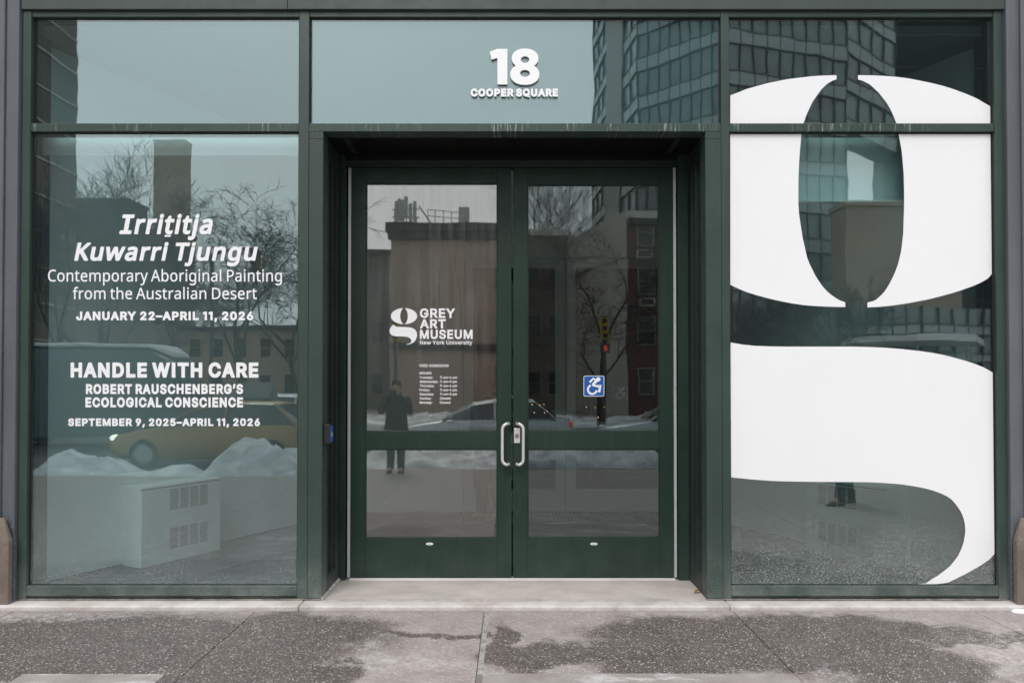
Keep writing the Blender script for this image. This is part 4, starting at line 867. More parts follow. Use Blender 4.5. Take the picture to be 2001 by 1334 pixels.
  'K': [549,[48,-30,48,602,180,602,180,378,184,373,388,600,505,602,522,566,520,563,300,322,529,6,531,2,516,-27,512,-30,396,-29,204,229,180,206,180,-30]],
  'T': [498,[158,-30,156,478,-18,479,-22,482,-22,602,466,603,466,480,289,478,289,-26,286,-30]],
  '_': [409,[-32,-153,-32,-45,-28,-42,384,-42,388,-45,388,-149,384,-153]],
  'a': [502,[131,-34,91,-22,67,-8,39,18,21,46,12,74,7,118,9,146,23,190,51,227,95,257,143,274,175,281,283,288,284,310,278,330,267,341,247,348,227,350,171,341,91,307,46,414,115,446,187,464,259,466,287,462,328,450,351,438,383,408,403,370,411,342,415,294,415,-29,311,-30,303,0,263,-22,231,-32,183,-38],[167,82,147,93,140,110,142,134,155,155,175,166,207,173,284,178,284,154,279,130,259,101,239,89,218,82,187,79]],
  'g': [546,[166,-219,102,-206,50,-186,48,-54,110,-82,146,-94,194,-102,250,-103,282,-94,304,-78,318,-54,325,-18,322,-13,282,-30,238,-37,190,-36,162,-31,110,-7,66,34,36,86,20,142,16,178,14,218,20,282,38,346,66,394,87,418,133,450,162,460,218,468,254,465,298,454,338,431,346,460,454,459,455,-10,450,-66,438,-106,422,-138,400,-166,370,-190,338,-205,298,-217,258,-222],[214,81,194,88,181,98,159,134,148,190,150,258,162,302,185,334,214,347,254,347,278,340,294,330,315,298,326,234,323,154,310,114,290,92,258,82]],
  'i': [259,[41,-30,38,458,165,460,169,458,169,-30],[85,474,61,485,42,506,33,534,34,566,47,594,65,610,93,620,121,619,148,606,166,586,174,558,173,526,161,498,141,481,113,472]],
  'j': [259,[-26,-219,-74,-202,-74,-90,-70,-88,-18,-101,10,-104,30,-98,36,-86,38,458,166,460,169,454,169,-62,161,-122,153,-146,139,-170,122,-189,98,-205,74,-215,46,-221,10,-222],[86,473,60,486,42,506,33,538,35,570,46,594,70,613,94,620,122,619,146,608,166,586,175,558,173,526,160,498,141,482,114,472]],
  'n': [548,[38,-30,38,458,146,460,151,458,154,438,158,433,186,449,222,462,262,467,302,467,350,458,394,437,414,420,439,386,456,334,461,278,458,-30,334,-30,331,-26,329,302,322,322,310,337,290,346,266,348,230,345,204,334,186,313,175,282,169,222,169,-26,166,-30]],
  'r': [384,[38,-30,38,458,150,460,158,425,198,452,242,466,298,466,350,457,336,334,270,344,234,338,199,314,177,278,169,238,169,-26,166,-30]],
  't': [342,[163,-35,127,-24,103,-11,75,15,59,42,49,74,44,106,44,342,39,345,-17,346,-17,426,48,458,83,558,173,558,175,461,298,458,298,346,175,344,174,130,179,98,187,88,199,81,239,82,299,98,302,94,301,-14,271,-28,239,-35,199,-38]],
  'u': [548,[173,-34,133,-24,93,-2,61,33,42,78,33,146,33,458,164,458,167,126,174,106,185,92,205,83,229,81,265,84,289,94,309,114,320,142,327,194,327,458,457,458,457,-29,345,-30,337,-5,301,-24,261,-35,221,-38]],
  'w': [683,[105,-29,-30,459,105,459,173,200,255,459,377,459,457,199,526,459,660,459,525,-27,397,-29,317,232,313,236,229,-27]]}}
CAPH = {'heavy': (-.042, .551), 'bold': (-.030, .539), 'ultra': (-.05, .559), 'small': (-.016, .525), 'human': (-.006, .579), 'slant': (-.03, .603)}
def outlines(body, style, gap=.2, shear=0):
    x, out = 0, []
    for ch in body:
        if ch == ' ': x += gap; continue
        p = GLYPHS[style][ch]
        for l in p[1:]:
            pts = [(l[i] / 1000, l[i + 1] / 1000) for i in range(0, len(l), 2)]
            out.append([(x + a + shear * b, b) for a, b in pts])
        x += p[0] / 1000
    return out
def line(body, style, u0, u1, vc, vb, y, parent, mat=m_vinyl, t=.0008, gap=.2, shear=0, name='text_line', extra=None):
    P = outlines(body, style, gap, shear)
    lo, hi = CAPH[style]
    x0 = min(p[0] for l in P for p in l); x1 = max(p[0] for l in P for p in l)
    if extra: P += extra
    Q = []
    for l in P:
        Q.append([(lambda r: (r.x, r.z))(pix(u0 + (p[0] - x0) / (x1 - x0) * (u1 - u0), vb + (p[1] - lo) / (hi - lo) * (vc - vb), y)) for p in l])
    return part(MB().flat(Q, y - t, t), name, mat, parent)
YV = GY - .0006
t = thing('exhibition_lettering', 'white lettering on the left window, upper group headed by two slanted lines with dates', 'window lettering', pix(323, 627, YV))
_o = outlines('Irri', 'slant', shear=.2)
_x0 = max(p[0] for l in _o for p in l) + .02
line('Irrititja', 'slant', 233, 416, 419, 457.5, YV, t, shear=.2, extra=[[(_x0 - .005, -.115), (_x0 + .20, -.115), (_x0 + .212, -.055), (_x0 + .007, -.055)]])
line('Kuwarri Tjungu', 'slant', 145, 504, 474, 509.5, YV, t, shear=.2)
line('Contemporary Aboriginal Painting', 'human', 94, 551, 527, 550, YV, t, gap=.17)
line('from the Australian Desert', 'human', 142, 502, 562, 584.5, YV, t, gap=.17)
line('JANUARY 22–APRIL 11, 2026', 'heavy', 149, 495, 608.5, 625.5, YV, t)
t = thing('exhibition_lettering', 'white upright capitals on the left window, lower group of four lines above the snow heap', 'window lettering', pix(323, 832, YV))
line('HANDLE WITH CARE', 'heavy', 138, 505, 708, 737.5, YV, t, gap=.17)
line('ROBERT RAUSCHENBERG’S', 'heavy', 168, 475, 750, 769.5, YV, t, gap=.17)
line('ECOLOGICAL CONSCIENCE', 'heavy', 167, 475, 776, 795.5, YV, t, gap=.17)
line('SEPTEMBER 9, 2025–APRIL 11, 2026', 'heavy', 133, 508, 817, 832, YV, t)

# raised street number over the door
YN = GY - .021
t = thing('address_sign', 'raised white street number and square name standing off the pane above the doors', 'address sign', pix(1005, 190, YN))
def px(pts, y): return [(lambda r: (r.x, r.z))(pix(u, v, y)) for u, v in pts]
def ell(cu, cv, ru, rv, n=40, pw=2.0): 
    o = []
    for k in range(n):
        a = 2 * math.pi * k / n; c, s = math.cos(a), math.sin(a)
        o.append((cu + ru * math.copysign(abs(c) ** (2 / pw), c), cv + rv * math.copysign(abs(s) ** (2 / pw), s)))
    return o
one = [(971, 96), (991.5, 96), (991.5, 165), (972, 165), (972, 113.5), (960.5, 116.5), (957, 101.5)]
part(MB().flat([px(one, YN)], YN, .014), 'numeral', m_letter, t)
# figure eight: two lobes pinched at the waist, two counters
e8 = MB().flat([px(ell(1026, 114, 26, 18.8, 48, 2.15), YN), px(ell(1026, 116.7, 8.2, 6.6), YN)], YN, .014)
e8.flat([px(ell(1025.6, 145.5, 28.5, 20.4, 48, 2.15), YN), px(ell(1025.8, 143.6, 9.6, 7), YN)], YN - .0006, .0146)
part(e8, 'numeral', m_letter, t)
line('COOPER SQUARE', 'ultra', 920, 1090, 174.5, 189.8, YN + .010, t, m_letter, t=.010, name='street_name', gap=.16)
for u, v in ((982, 106), (982, 155), (1026, 102), (1026, 157), (1026, 128), (930, 182), (968, 182), (1004, 182), (1040, 182), (1078, 182)):
    p = pix(u, v, YN + .01)
    part(MB().tube([(p.x, YN + .009, p.z), (p.x, GY + .001, p.z)], .004, 6), 'standoff_pin', m_steel_dk, t)

# museum mark and opening hours on the left door
YD = LY + .018 - .0004
t = thing('museum_logo', 'white museum emblem and three-line name on the upper pane of the left door', 'logo', pix(840, 675, YD))
def lc(pts): return px([(740 + a * .1649, 580 + b * .1649) for a, b in pts], YD)
cx_, cy_ = 300, 228
left = [(cx_ - 12, 133)] + [(cx_ - 155 * math.sin(a), cy_ - 95 * math.cos(a)) for a in [rad(8 + k * 164 / 28) for k in range(29)]] + [(cx_ - 12, 323)] + \
       [(cx_ - 45 * math.sin(a), cy_ + 93 * math.cos(a)) for a in [rad(20 + k * 140 / 16) for k in range(17)]]
right = [(2 * cx_ - a, b) for a, b in left]
tail = [(185, 325), (160, 340), (138, 368), (128, 400), (134, 430), (158, 455), (200, 466), (290, 468), (340, 474), (372, 489), (388, 514), (385, 535), (365, 551), (320, 563),
        (345, 564), (380, 555), (412, 540), (440, 508), (455, 460), (450, 415), (425, 382), (385, 363), (320, 357), (235, 355), (200, 350), (186, 340)]
part(MB().flat([lc(left), lc(right), lc(tail)], YD - .0008, .0008), 'emblem', m_vinyl, t)
line('GREY', 'bold', 820.5, 889.5, 602.5, 621, YD, t)
line('ART', 'bold', 820.5, 871, 623.5, 641.5, YD, t)
line('MUSEUM', 'bold', 820.5, 923.5, 644, 662, YD, t)
line('New York University', 'small', 820.5, 923, 665.2, 673, YD, t, gap=.17)
t = thing('hours_lettering', 'small white opening hours table on the left door under the emblem', 'opening hours', pix(848, 790, YD))
line('FREE ADMISSION', 'small', 820, 876.5, 711.5, 716.8, YD, t, gap=.22)
line('HOURS', 'small', 820, 843, 726.3, 731.3, YD, t)
rows = (('Tuesday:', 846.5, '11 am–6 pm', 893), ('Wednesday:', 856, '11 am–8 pm', 893), ('Thursday:', 849, '11 am–6 pm', 893), ('Friday:', 840, '11 am–6 pm', 893),
        ('Saturday:', 848, '11 am–5 pm', 893), ('Sunday:', 843, 'Closed', 880), ('Monday:', 845, 'Closed', 880))
for k, (a, ua, b, ub) in enumerate(rows):
    v = 739.6 + k * 8.15
    line(a, 'small', 820, ua, v - 5, v, YD, t)
    line(b, 'small', 859.5, ub, v - 5, v, YD, t, gap=.22)

# accessibility sign on the right door
def rrect(u0, v0, u1, v1, r):
    o = []
    for cu, cv, a0 in ((u1 - r, v0 + r, -90), (u1 - r, v1 - r, 0), (u0 + r, v1 - r, 90), (u0 + r, v0 + r, 180)):
        o += [(cu + r * math.cos(rad(a0 + k * 15)), cv + r * math.sin(rad(a0 + k * 15))) for k in range(7)]
    return o
def stroke(pts, wd):
    L, R_ = [], []
    for i, p in enumerate(pts):
        a = Vector(pts[max(i - 1, 0)]); b = Vector(pts[min(i + 1, len(pts) - 1)])
        d = (b - a).normalized(); n = Vector((-d.y, d.x)) * wd / 2
        L.append(tuple(Vector(p) + n)); R_.append(tuple(Vector(p) - n))
    return L + R_[::-1]
def access(y, name, label, f, mats):
    t = thing(name, label, 'accessibility sign', (lambda r: (r.x, y, r.z))(pix(*f((1160.5, 774)), y)))
    def pp(l): return px([f(q) for q in l], y)
    part(MB().flat([pp(rrect(1140.3, 733.8, 1180.8, 774.2, 3.2))], y - .0010, .0010), 'plate', mats[0], t)
    part(MB().flat([pp(rrect(1141.3, 734.8, 1179.8, 773.2, 2.6))], y - .0016, .0005), 'field', mats[1], t)
    c = lambda a, b: (960 + a * .39, 680 + b * .39)
    k = 0
    for pl in ([ell(*c(536, 156), 4.3, 4.3, 20)], [stroke([c(493, 171), c(511, 152), c(533, 168)], 4.0)], [stroke([c(530, 160), c(508, 184)], 5.2)],
               [stroke([c(506, 184), c(526, 190), c(547, 186), c(541, 221)], 4.0)], [stroke([c(525, 188), c(543, 200), c(535, 221)], 2.6)],
               [stroke([c(506 + 22 * math.cos(rad(a)), 207 + 22 * math.sin(rad(a))) for a in range(10, 262, 12)], 3.6)]):
        part(MB().flat([pp(l) for l in pl], y - .0020 - k * .00015, .0004), 'pictogram', mats[0], t); k += 1
access(YD, 'accessibility_sign', 'blue and white wheelchair sticker on the upper pane of the right door', lambda p: p, (m_letter, m_blue))
access(3.7405, 'accessibility_sign', 'dim second wheelchair sticker further back on the inner door pane', lambda p: (1212 + (p[0] - 1160.5) * .66, 768 + (p[1] - 754) * .66), (m_letter, m_blue))

# the giant letter across the right window
t = thing('giant_letter', 'giant white cut-out letter filling the right window from transom to sill', 'window graphic', pix(1685, 1147, YV))
petal_l = [(1427, 187), (1460, 174), (1500, 163), (1540, 155), (1585, 149.6), (1610, 148), (1634.5, 147.4), (1634.5, 155.5), (1626, 158.5), (1616, 164.5), (1606, 174), (1597, 186), (1588, 199), (1582, 211), (1575.5, 226), (1570, 241.5), (1427, 241.5)]
petal_r = [(1676.5, 147.4), (1705, 147.8), (1731, 149), (1755, 151), (1777, 154), (1814.5, 161.4), (1840, 167.5), (1864, 175), (1887, 183.5), (1908, 192.5), (1938.7, 208), (1942, 209.5), (1942.5, 241.5), (1751.5, 241.5), (1746, 227), (1740, 214), (1733, 202), (1724.5, 191), (1717, 181.5), (1709, 174), (1701, 166.5), (1693.5, 162), (1685, 158), (1676.5, 156)]
bowl_l = [(1427, 259), (1565.8, 259), (1563, 295), (1561, 325), (1560, 357), (1560, 399), (1561.5, 420), (1564, 437), (1569, 468), (1577, 503), (1582, 516), (1588, 528), (1594, 540), (1600.5, 550), (1608, 560.5), (1616, 569), (1624, 576), (1632, 581.6), (1642, 587.3), (1651.5, 590.5), (1651.8, 599.7), (1630, 599.5), (1607, 598.6), (1588, 597.5), (1569, 595.8), (1550, 593), (1531, 589.5), (1513, 585.7), (1496.6, 581.6), (1478, 576.6), (1459, 570.6), (1443, 564), (1426.5, 556.4)]
bowl_r = [(1755.8, 259), (1943, 259), (1944.5, 535.5), (1930, 544.5), (1915.5, 552.6), (1900, 559.3), (1884, 565), (1861, 572.5), (1837, 579), (1814, 584.8), (1789.5, 589.5), (1766, 593.7), (1742, 597), (1718, 599.5), (1695, 600.5), (1695, 591), (1707.6, 588), (1714, 584), (1720, 578.5), (1727, 571.5), (1733, 562.7), (1739.5, 552), (1745, 540.7), (1750.5, 528), (1755, 515.5), (1761, 490), (1765, 455.6), (1766.8, 399), (1766.6, 370), (1766, 341), (1762, 295)]
swash = [(1426.5, 669), (1450, 672.8), (1474.5, 675.5), (1505, 676.6), (1537.5, 677), (1600.5, 677), (1663.5, 677), (1695, 677.8), (1726.5, 679), (1750, 680.7), (1774, 683), (1798, 685.7), (1821, 689), (1842, 693), (1862, 698), (1882, 703.4), (1900, 709), (1922, 717.5), (1945.5, 727.5),
         (1948, 1082), (1932, 1093.5), (1915.5, 1104.5), (1884, 1122), (1852.5, 1137.5), (1830, 1147), (1794, 1147), (1808, 1139.5), (1821, 1131), (1834, 1123), (1846, 1114), (1856.5, 1105), (1865, 1095), (1872.5, 1084.5), (1878, 1073), (1882.8, 1059.5), (1885.6, 1044.6), (1886.2, 1035), (1885.6, 1026), (1884, 1016.5), (1881, 1007), (1876.8, 998), (1871, 989.5), (1865.5, 982), (1859, 975), (1850, 969), (1840, 964), (1828, 959.5), (1815, 955.5), (1800, 952), (1783, 949), (1763, 946), (1742, 944), (1718, 942.5), (1695, 941.6), (1648, 941.1), (1600.5, 941), (1550, 940.2), (1506, 939), (1467, 936), (1427.5, 932)]
xl, xr = xm[5] + .0115, xJR0 - .0115
zhi, zlo = Z(241.5, YV), Z(259.5, YV)
def clampx(l, za, zb_): return [(min(max(x, xl), xr), min(max(z, za), zb_)) for x, z in l]
for nm, poly, za, zb_ in (('letter_crown', petal_l, z241 + .0075, 9), ('letter_crown', petal_r, z241 + .0075, 9), ('letter_bowl', bowl_l, 0, z257 - .0115), ('letter_bowl', bowl_r, 0, z257 - .0115), ('letter_swash', swash, zs + .0075, 9)):
    q = clampx(px(poly, YV), za, zb_)
    part(MB().flat([q], YV - .0009, .0009), nm, m_vinyl, t)
part(MB().box((X(1886.5, YV, 1000), YV - .0012, Z(1001, YV)), (xr, YV - .00095, Z(999.6, YV))), 'film_seam', m_vinyl, t)
# a dry leaf blown into the corner of the recess
_c = pix(1364, 1151, .16)
lfm = MB()
pts_ = []
for k in range(9):
    f = k / 8; wv = .017 * math.sin(math.pi * f) ** .8
    pts_.append([(_c.x - .03 + f * .062, .16 + f * .035 - wv, zfl + .004 + .014 * math.sin(f * 3)), (_c.x - .03 + f * .062, .16 + f * .035, zfl + .010 + .010 * math.sin(f * 3)), (_c.x - .03 + f * .062, .16 + f * .035 + wv, zfl + .006 + .016 * math.sin(f * 3 + .4))])
lfm.loft(pts_, closed=False)
lo = lfm.build('dry_leaf', plain('dead_leaf', (.20, .105, .05), .8, var=.3, scale=60), smooth=True)
_s = lo.modifiers.new('thickness', 'SOLIDIFY'); _s.thickness = .0008
tag(lo, 'curled brown dry leaf lying in the right corner of the door recess', 'leaf')

# ---------------------------------------------------------------- the street in front, mirrored by the glass
RD = -.15                                                      # road level
def ground(u, d, z=0.0):
    p = mir(u, 757, d); return Vector((p.x, p.y, z))


def snow_heap(name, label, u0, u1, d0, d1, h, seed, z=RD):
    a, b = ground(u0, d0, z), ground(u1, d0, z)
    yb = mir(757, 757, d1).y
    nx, ny = max(12, int(abs(b.x - a.x) / .055)), 40
    mb = MB(); vs = []
    x0, x1 = min(a.x, b.x), max(a.x, b.x)
    for j in range(ny + 1):
        for i in range(nx + 1):
            fx, fy = i / nx, j / ny
            x = x0 + (x1 - x0) * fx; y = a.y + (yb - a.y) * fy
            ex = min(1, min(fx, 1 - fx) * (x1 - x0) / .55); ey = min(1, min(fy * 2.2, (1 - fy) * 2.2))
            env = (max(0, ex) ** .55) * (max(0, ey) ** .6)
            q = Vector((x * .9 + seed * 7, y * .9, seed))
            n = .74 + .42 * noise.fractal(q * 1.4, 1.0, 2.1, 4) + .09 * noise.noise(q * 8) + .05 * noise.noise(q * 17) + .035 * noise.noise(q * 34)
            vs.append((x + .06 * noise.noise(q * 4), y + .06 * noise.noise(q * 4.3), z - .02 + env * h * max(.12, n)))
    fs = [(j * (nx + 1) + i, j * (nx + 1) + i + 1, (j + 1) * (nx + 1) + i + 1, (j + 1) * (nx + 1) + i) for j in range(ny) for i in range(nx)]
    mb.add(vs, fs)
    o = mb.build(name, m_snow)
    for p in o.data.polygons: p.use_smooth = True
    return tag(o, label, 'snow heap', 'snow heaps ploughed along the kerb')
snow_heap('snow_heap', 'ploughed snow heap mirrored at the left edge of the left window', 20, 205, 13.3, 15.0, .72, 1)
snow_heap('snow_heap', 'tall lumpy snow heap mirrored in the left window below the taxi', 362, 660, 13.1, 15.0, .9, 2)
snow_heap('snow_heap', 'low grey slush ridge mirrored between the two snow heaps of the left window', 170, 400, 13.2, 14.6, .28, 9)
snow_heap('snow_heap', 'low snow ridge mirrored in the lower pane of the left door behind the standing person', 655, 1000, 13.9, 15.6, .62, 3)
snow_heap('snow_heap', 'dirty snow ridge mirrored in the lower pane of the right door', 990, 1330, 14.6, 16.3, .78, 4)
snow_heap('snow_heap', 'snow ridge mirrored low in the right window beside the curve of the giant letter', 1560, 1950, 13.4, 15.4, .70, 5)
snow_heap('snow_heap', 'long low snow bank on the far side of the road, behind the cars', 300, 1700, 31.0, 33.0, .6, 6)
# a scrap of snow lying at the foot of the right pier
_p = pix(1992, 1188, PLY - .03)
tag(MB().ball((_p.x, PLY - .035, .002), (.06, .032, .02), 16, 8).build('snow_scrap', plain('clean_snow', (.85, .86, .88), .8, bump=.01), smooth=True), 'small scrap of clean snow on the pavement at the foot of the right pier', 'snow scrap')

m_tyre = plain('tyre_rubber', (.015, .015, .016), .8)
m_rim = plain('wheel_rim', (.35, .35, .36), .35, .8)
m_carglass = plain('car_glass', (.02, .025, .028), .06, spec=.9)
m_head = plain('headlight_lens', (.9, .9, .85), .2, emit=((1, .93, .8), 2.5))
m_tail = plain('tail_lamp', (.6, .02, .01), .3, emit=((1, .04, .02), .5))
m_lens = plain('unlit_lens', (.6, .62, .65), .15)


def car(name, label, cat, loc, heading, paint, L=4.7, Wd=1.84, H=1.46, lit=False, roof=None, suv=False, group=None):
    """heading +1: nose points to -x in the world"""
    t = thing(name, label, cat, loc, group)
    o = Vector(loc)
    def tr(x, y, z): return o + Vector((-heading * x, y, z))
    # stations from nose x=+L/2 to tail: (x, half width, bottom, belt height)
    hb = H * .63
    st = [(L * .5, .55, .42, .58), (L * .485, .74, .30, .68), (L * .44, .84, .22, .74), (L * .36, .90, .20, .80), (L * .20, .92, .19, hb), (0, .92, .19, hb + .02), (-L * .22, .92, .19, hb + .04),
          (-L * .36, .91, .20, hb + (.06 if suv else .05)), (-L * .45, .86, .24, hb + .03), (-L * .49, .76, .34, hb - .05), (-L * .5, .60, .46, hb - .16)]
    k = Wd / 1.84
    b = MB(); rings = []
    for x, wv, z0_, z1 in st:
        wv *= k
        zm = z0_ + (z1 - z0_) * .55
        rings.append([tr(x, yy, zz) for yy, zz in ((-wv * .82, z0_), (-wv, z0_ + .12), (-wv * 1.0, zm), (-wv * .97, z1 - .05), (-wv * .88, z1), (0, z1 + .035), (wv * .88, z1), (wv * .97, z1 - .05), (wv * 1.0, zm), (wv, z0_ + .12), (wv * .82, z0_))])
    b.loft(rings)
    part(b, 'body', paint, t, smooth=True)
    # cabin: glass band then roof shell
    xs_ = [L * .235, L * .06, -L * .10, -L * .27, -L * (.46 if suv else .40)]
    tops = [hb + .02, H - .10, H, H - .015, H - (.06 if suv else .42)]
    if suv: tops[3] = H; xs_[4] = -L * .48
    g = MB(); rings = []
    for x, zt2 in zip(xs_, tops):
        wl, wu = .86 * k, .66 * k if zt2 > hb + .2 else .80 * k
        rings.append([tr(x, yy, zz) for yy, zz in ((-wl, hb - .02), (-wu, zt2 - .05), (-wu * .8, zt2), (0, zt2 + .02), (wu * .8, zt2), (wu, zt2 - .05), (wl, hb - .02))])
    g.loft(rings)
    part(g, 'windows', m_carglass, t)
    r = MB(); rings = []
    for x, zt2 in zip([L * .09] + xs_[1:4] + [xs_[4] * .93], [tops[1] - .035, tops[1] + .006, tops[2] + .008, tops[3] + .008, tops[4] + (.05 if not suv else .0)]):
        wu = .665 * k
        rings.append([tr(x, yy, zz) for yy, zz in ((-wu, zt2 - .06), (-wu * .8, zt2), (0, zt2 + .022), (wu * .8, zt2), (wu, zt2 - .06))])
    r.loft(rings, closed=False)
    part(r, 'roof', roof or paint, t, smooth=True)
    for sy in (-1, 1):
        for xa, za, xb, zb2 in ((L * .235, hb, L * .07, H - .09), (-L * .06, hb, -L * .06, H - .03), (-L * .40, hb + .02, -L * .28, H - .05)):
            part(MB().tube([tr(xa, sy * .865 * k, za), tr(xb, sy * .675 * k, zb2)], .03, 6), 'pillar', paint, t)
        part(MB().ball(tr(L * .19, sy * (.98 * k), hb + .10), (.09, .07, .075), 8, 6), 'wing_mirror', paint, t, smooth=True)
        part(MB().ball(tr(L * .462, sy * .66 * k, .66), (.13, .14, .085), 10, 6), 'headlight', m_head if lit else m_lens, t, smooth=True)
        part(MB().ball(tr(-L * .485, sy * .66 * k, hb - .10), (.06, .16, .09), 10, 6), 'tail_light', m_tail, t, smooth=True)
        for xw in (L * .305, -L * .29):
            c0, c1 = tr(xw, sy * .70 * k, .33), tr(xw, sy * .925 * k, .33)
            wh = part(MB().tube([c0, c0.lerp(c1, .15), c0.lerp(c1, .85), c1], [.30, .33, .33, .30], 22), 'wheel', m_tyre, t)
            part(MB().tube([c1 - (c1 - c0) * .1, c1 + (c1 - c0) * .02], [.215, .205], 16), 'rim', m_rim, wh)
    return t
m_taxi = plain('taxi_yellow', (.34, .20, .06), .3, var=.03)
m_white_car = plain('white_car_paint', (.62, .64, .66), .3, var=.03)
m_silver = plain('silver_car_paint', (.40, .43, .46), .28, .3, var=.03)
m_grey_car = plain('dark_grey_car_paint', (.20, .22, .24), .3, .2, var=.03)
CH = 4.7
p = ground(195, 15.6, RD)
tx = car('taxi', 'yellow taxi with lit headlights mirrored in the left window behind the snow heap', 'taxi', (p.x + 2.4, p.y - .9, RD), 1, m_taxi, lit=True)
ad = MB(); o = tx.location
ad.box((o.x - .1, o.y - .25, RD + 1.50), (o.x + 1.1, o.y + .25, RD + 1.54))
ad.add([(o.x - .1, o.y - .28, RD + 1.545), (o.x + 1.1, o.y - .28, RD + 1.545), (o.x + 1.1, o.y + .28, RD + 1.545), (o.x - .1, o.y + .28, RD + 1.545), (o.x - .1, o.y - .03, RD + 1.9), (o.x + 1.1, o.y - .03, RD + 1.9), (o.x + 1.1, o.y + .03, RD + 1.9), (o.x - .1, o.y + .03, RD + 1.9)],
       [(0, 1, 2, 3), (4, 5, 6, 7), (0, 1, 5, 4), (1, 2, 6, 5), (2, 3, 7, 6), (3, 0, 4, 7)])
part(ad, 'roof_board', plain('faded_board', (.16, .16, .15), .5), tx)
p = ground(590, 19.5, RD)
car('white_hatchback', 'white hatchback mirrored at the left edge of the left door pane', 'car', (p.x + .0, p.y - 1, RD), -1, m_white_car, suv=True, H=1.58, L=4.3, group='cars passing in the mirrored street')
p = ground(812, 17.6, RD)
car('silver_sedan', 'silver sedan with snowy roof edge mirrored low in the left door pane', 'car', (p.x + 2.35 - .7, p.y - .9, RD), 1, m_silver, roof=m_snow, group='cars passing in the mirrored street')
p = ground(1190, 17.6, RD)
car('grey_sedan', 'pale grey sedan mirrored at the right edge of the right door pane', 'car', (p.x + 2.35, p.y - .9, RD), 1, m_silver, roof=m_white_car, group='cars passing in the mirrored street')
# box van with a snow-covered roof
p = ground(348, 21.0, RD)
v = thing('box_van', 'dark teal van with a snow-white roof edge mirrored behind the taxi in the left window', 'van', (p.x - 3.2, p.y - 1, RD))
m_van = plain('van_teal', (.05, .085, .09), .35, var=.05)
def van_ring(x, w_, z0_, z1): return [(p.x + x, p.y - 1 + yy, RD + zz) for yy, zz in ((-w_, z0_), (-w_, z1 - .35), (-w_ * .92, z1 - .06), (-w_ * .8, z1), (w_ * .8, z1), (w_ * .92, z1 - .06), (w_, z1 - .35), (w_, z0_))]
part(MB().loft([van_ring(0, .85, .6, 1.9), van_ring(-.25, .98, .35, 2.55), (van_ring(-.9, 1.03, .32, 2.92)), van_ring(-6.6, 1.03, .32, 3.0), van_ring(-6.75, .98, .4, 2.9)]), 'body', m_van, v)
part(MB().loft([[(p.x + x, p.y - 1 + yy, RD + zz) for yy, zz in ((-w_, z1 - .02), (-w_ * .95, z1 + .09), (w_ * .95, z1 + .09), (w_, z1 - .02))] for x, w_, z1 in ((-.35, .5, 2.66), (-.9, .92, 2.97), (-3, .95, 3.01), (-6.6, .95, 3.03))]), 'roof_snow', m_snow, v, smooth=True)
for sy in (-1, 1):
    yy = p.y - 1 + sy * 1.032
    part(MB().box((p.x - 2.3, yy - .008, RD + 1.5), (p.x - .75, yy + .008, RD + 2.3)), 'side_window', m_carglass, v)
    for xw in (-1.1, -5.2):
        wh = part(MB().tube([(p.x + xw, p.y - 1 + sy * .8, RD + .38), (p.x + xw, p.y - 1 + sy * 1.045, RD + .38)], .38, 20), 'wheel', m_tyre, v)
        part(MB().tube([(p.x + xw, p.y - 1 + sy * 1.0, RD + .38), (p.x + xw, p.y - 1 + sy * 1.055, RD + .38)], .22, 14), 'rim', m_rim, wh)
    part(MB().ball((p.x - .06, p.y - 1 + sy * .68, RD + .95), (.07, .14, .12), 8, 6), 'headlight', m_lens, v)


# ---------------------------------------------------------------- buildings
def brick(name, a, b, scale=2.2):
    M = Mat(name); pp = M.p
    br = M.node('TexBrick'); br.inputs['Scale'].default_value = scale
    br.inputs['Color1'].default_value = (*a, 1); br.inputs['Color2'].default_value = (*b, 1); br.inputs['Mortar'].default_value = (*[q * 1.5 + .02 for q in a], 1)
    s = M.node('SeparateXYZ'); M.link(M.pos(), s.inputs[0])
    cb = M.node('CombineXYZ'); M.link(M.math('ADD', s.outputs[0], s.outputs[1]), cb.inputs[0]); M.link(s.outputs[2], cb.inputs[1])
    M.link(cb.outputs[0], br.inputs['Vector'])
    c = M.mix(M.ramp(M.noise(.5, 6, .65), .3, .7, 0, .45), br.outputs[0], [q * .55 for q in a])
    M.link(c, pp.inputs['Base Color']); pp.inputs['Roughness'].default_value = .85
    return M.m
m_brick = brick('brown_brick', (.46, .34, .28), (.39, .285, .235))
m_red_brick = brick('dark_red_brick', (.125, .058, .05), (.10, .046, .04))
m_tan = brick('tan_brick', (.46, .34, .265), (.40, .295, .225))
m_dkbrown = brick('umber_brick', (.23, .19, .165), (.19, .155, .135))
m_beige = plain('beige_render', (.62, .58, .51), .8, var=.1, scale=.6)
m_cornice = plain('sooty_cornice', (.07, .062, .058), .8, var=.3, scale=2)
m_win = plain('dark_window', (.015, .018, .02), .08, var=.2, spec=.8)
m_sash = plain('window_frame_paint', (.30, .29, .27), .6)
m_band = plain('pale_spandrel_band', (.42, .46, .465), .35, var=.06, scale=.4)
m_tglass = plain('tower_glass', (.25, .285, .285), .2, var=.2, scale=.5, spec=.7)
m_tmull = plain('tower_mullion', (.09, .10, .10), .5)
m_tower_side = plain('tower_stone', (.38, .37, .34), .6, var=.05)
m_dark = plain('dark_curtain_wall', (.010, .012, .014), .3, var=.2, scale=.3, spec=.3)
m_grey_metal = plain('galvanised_metal', (.40, .42, .43), .5, .3)


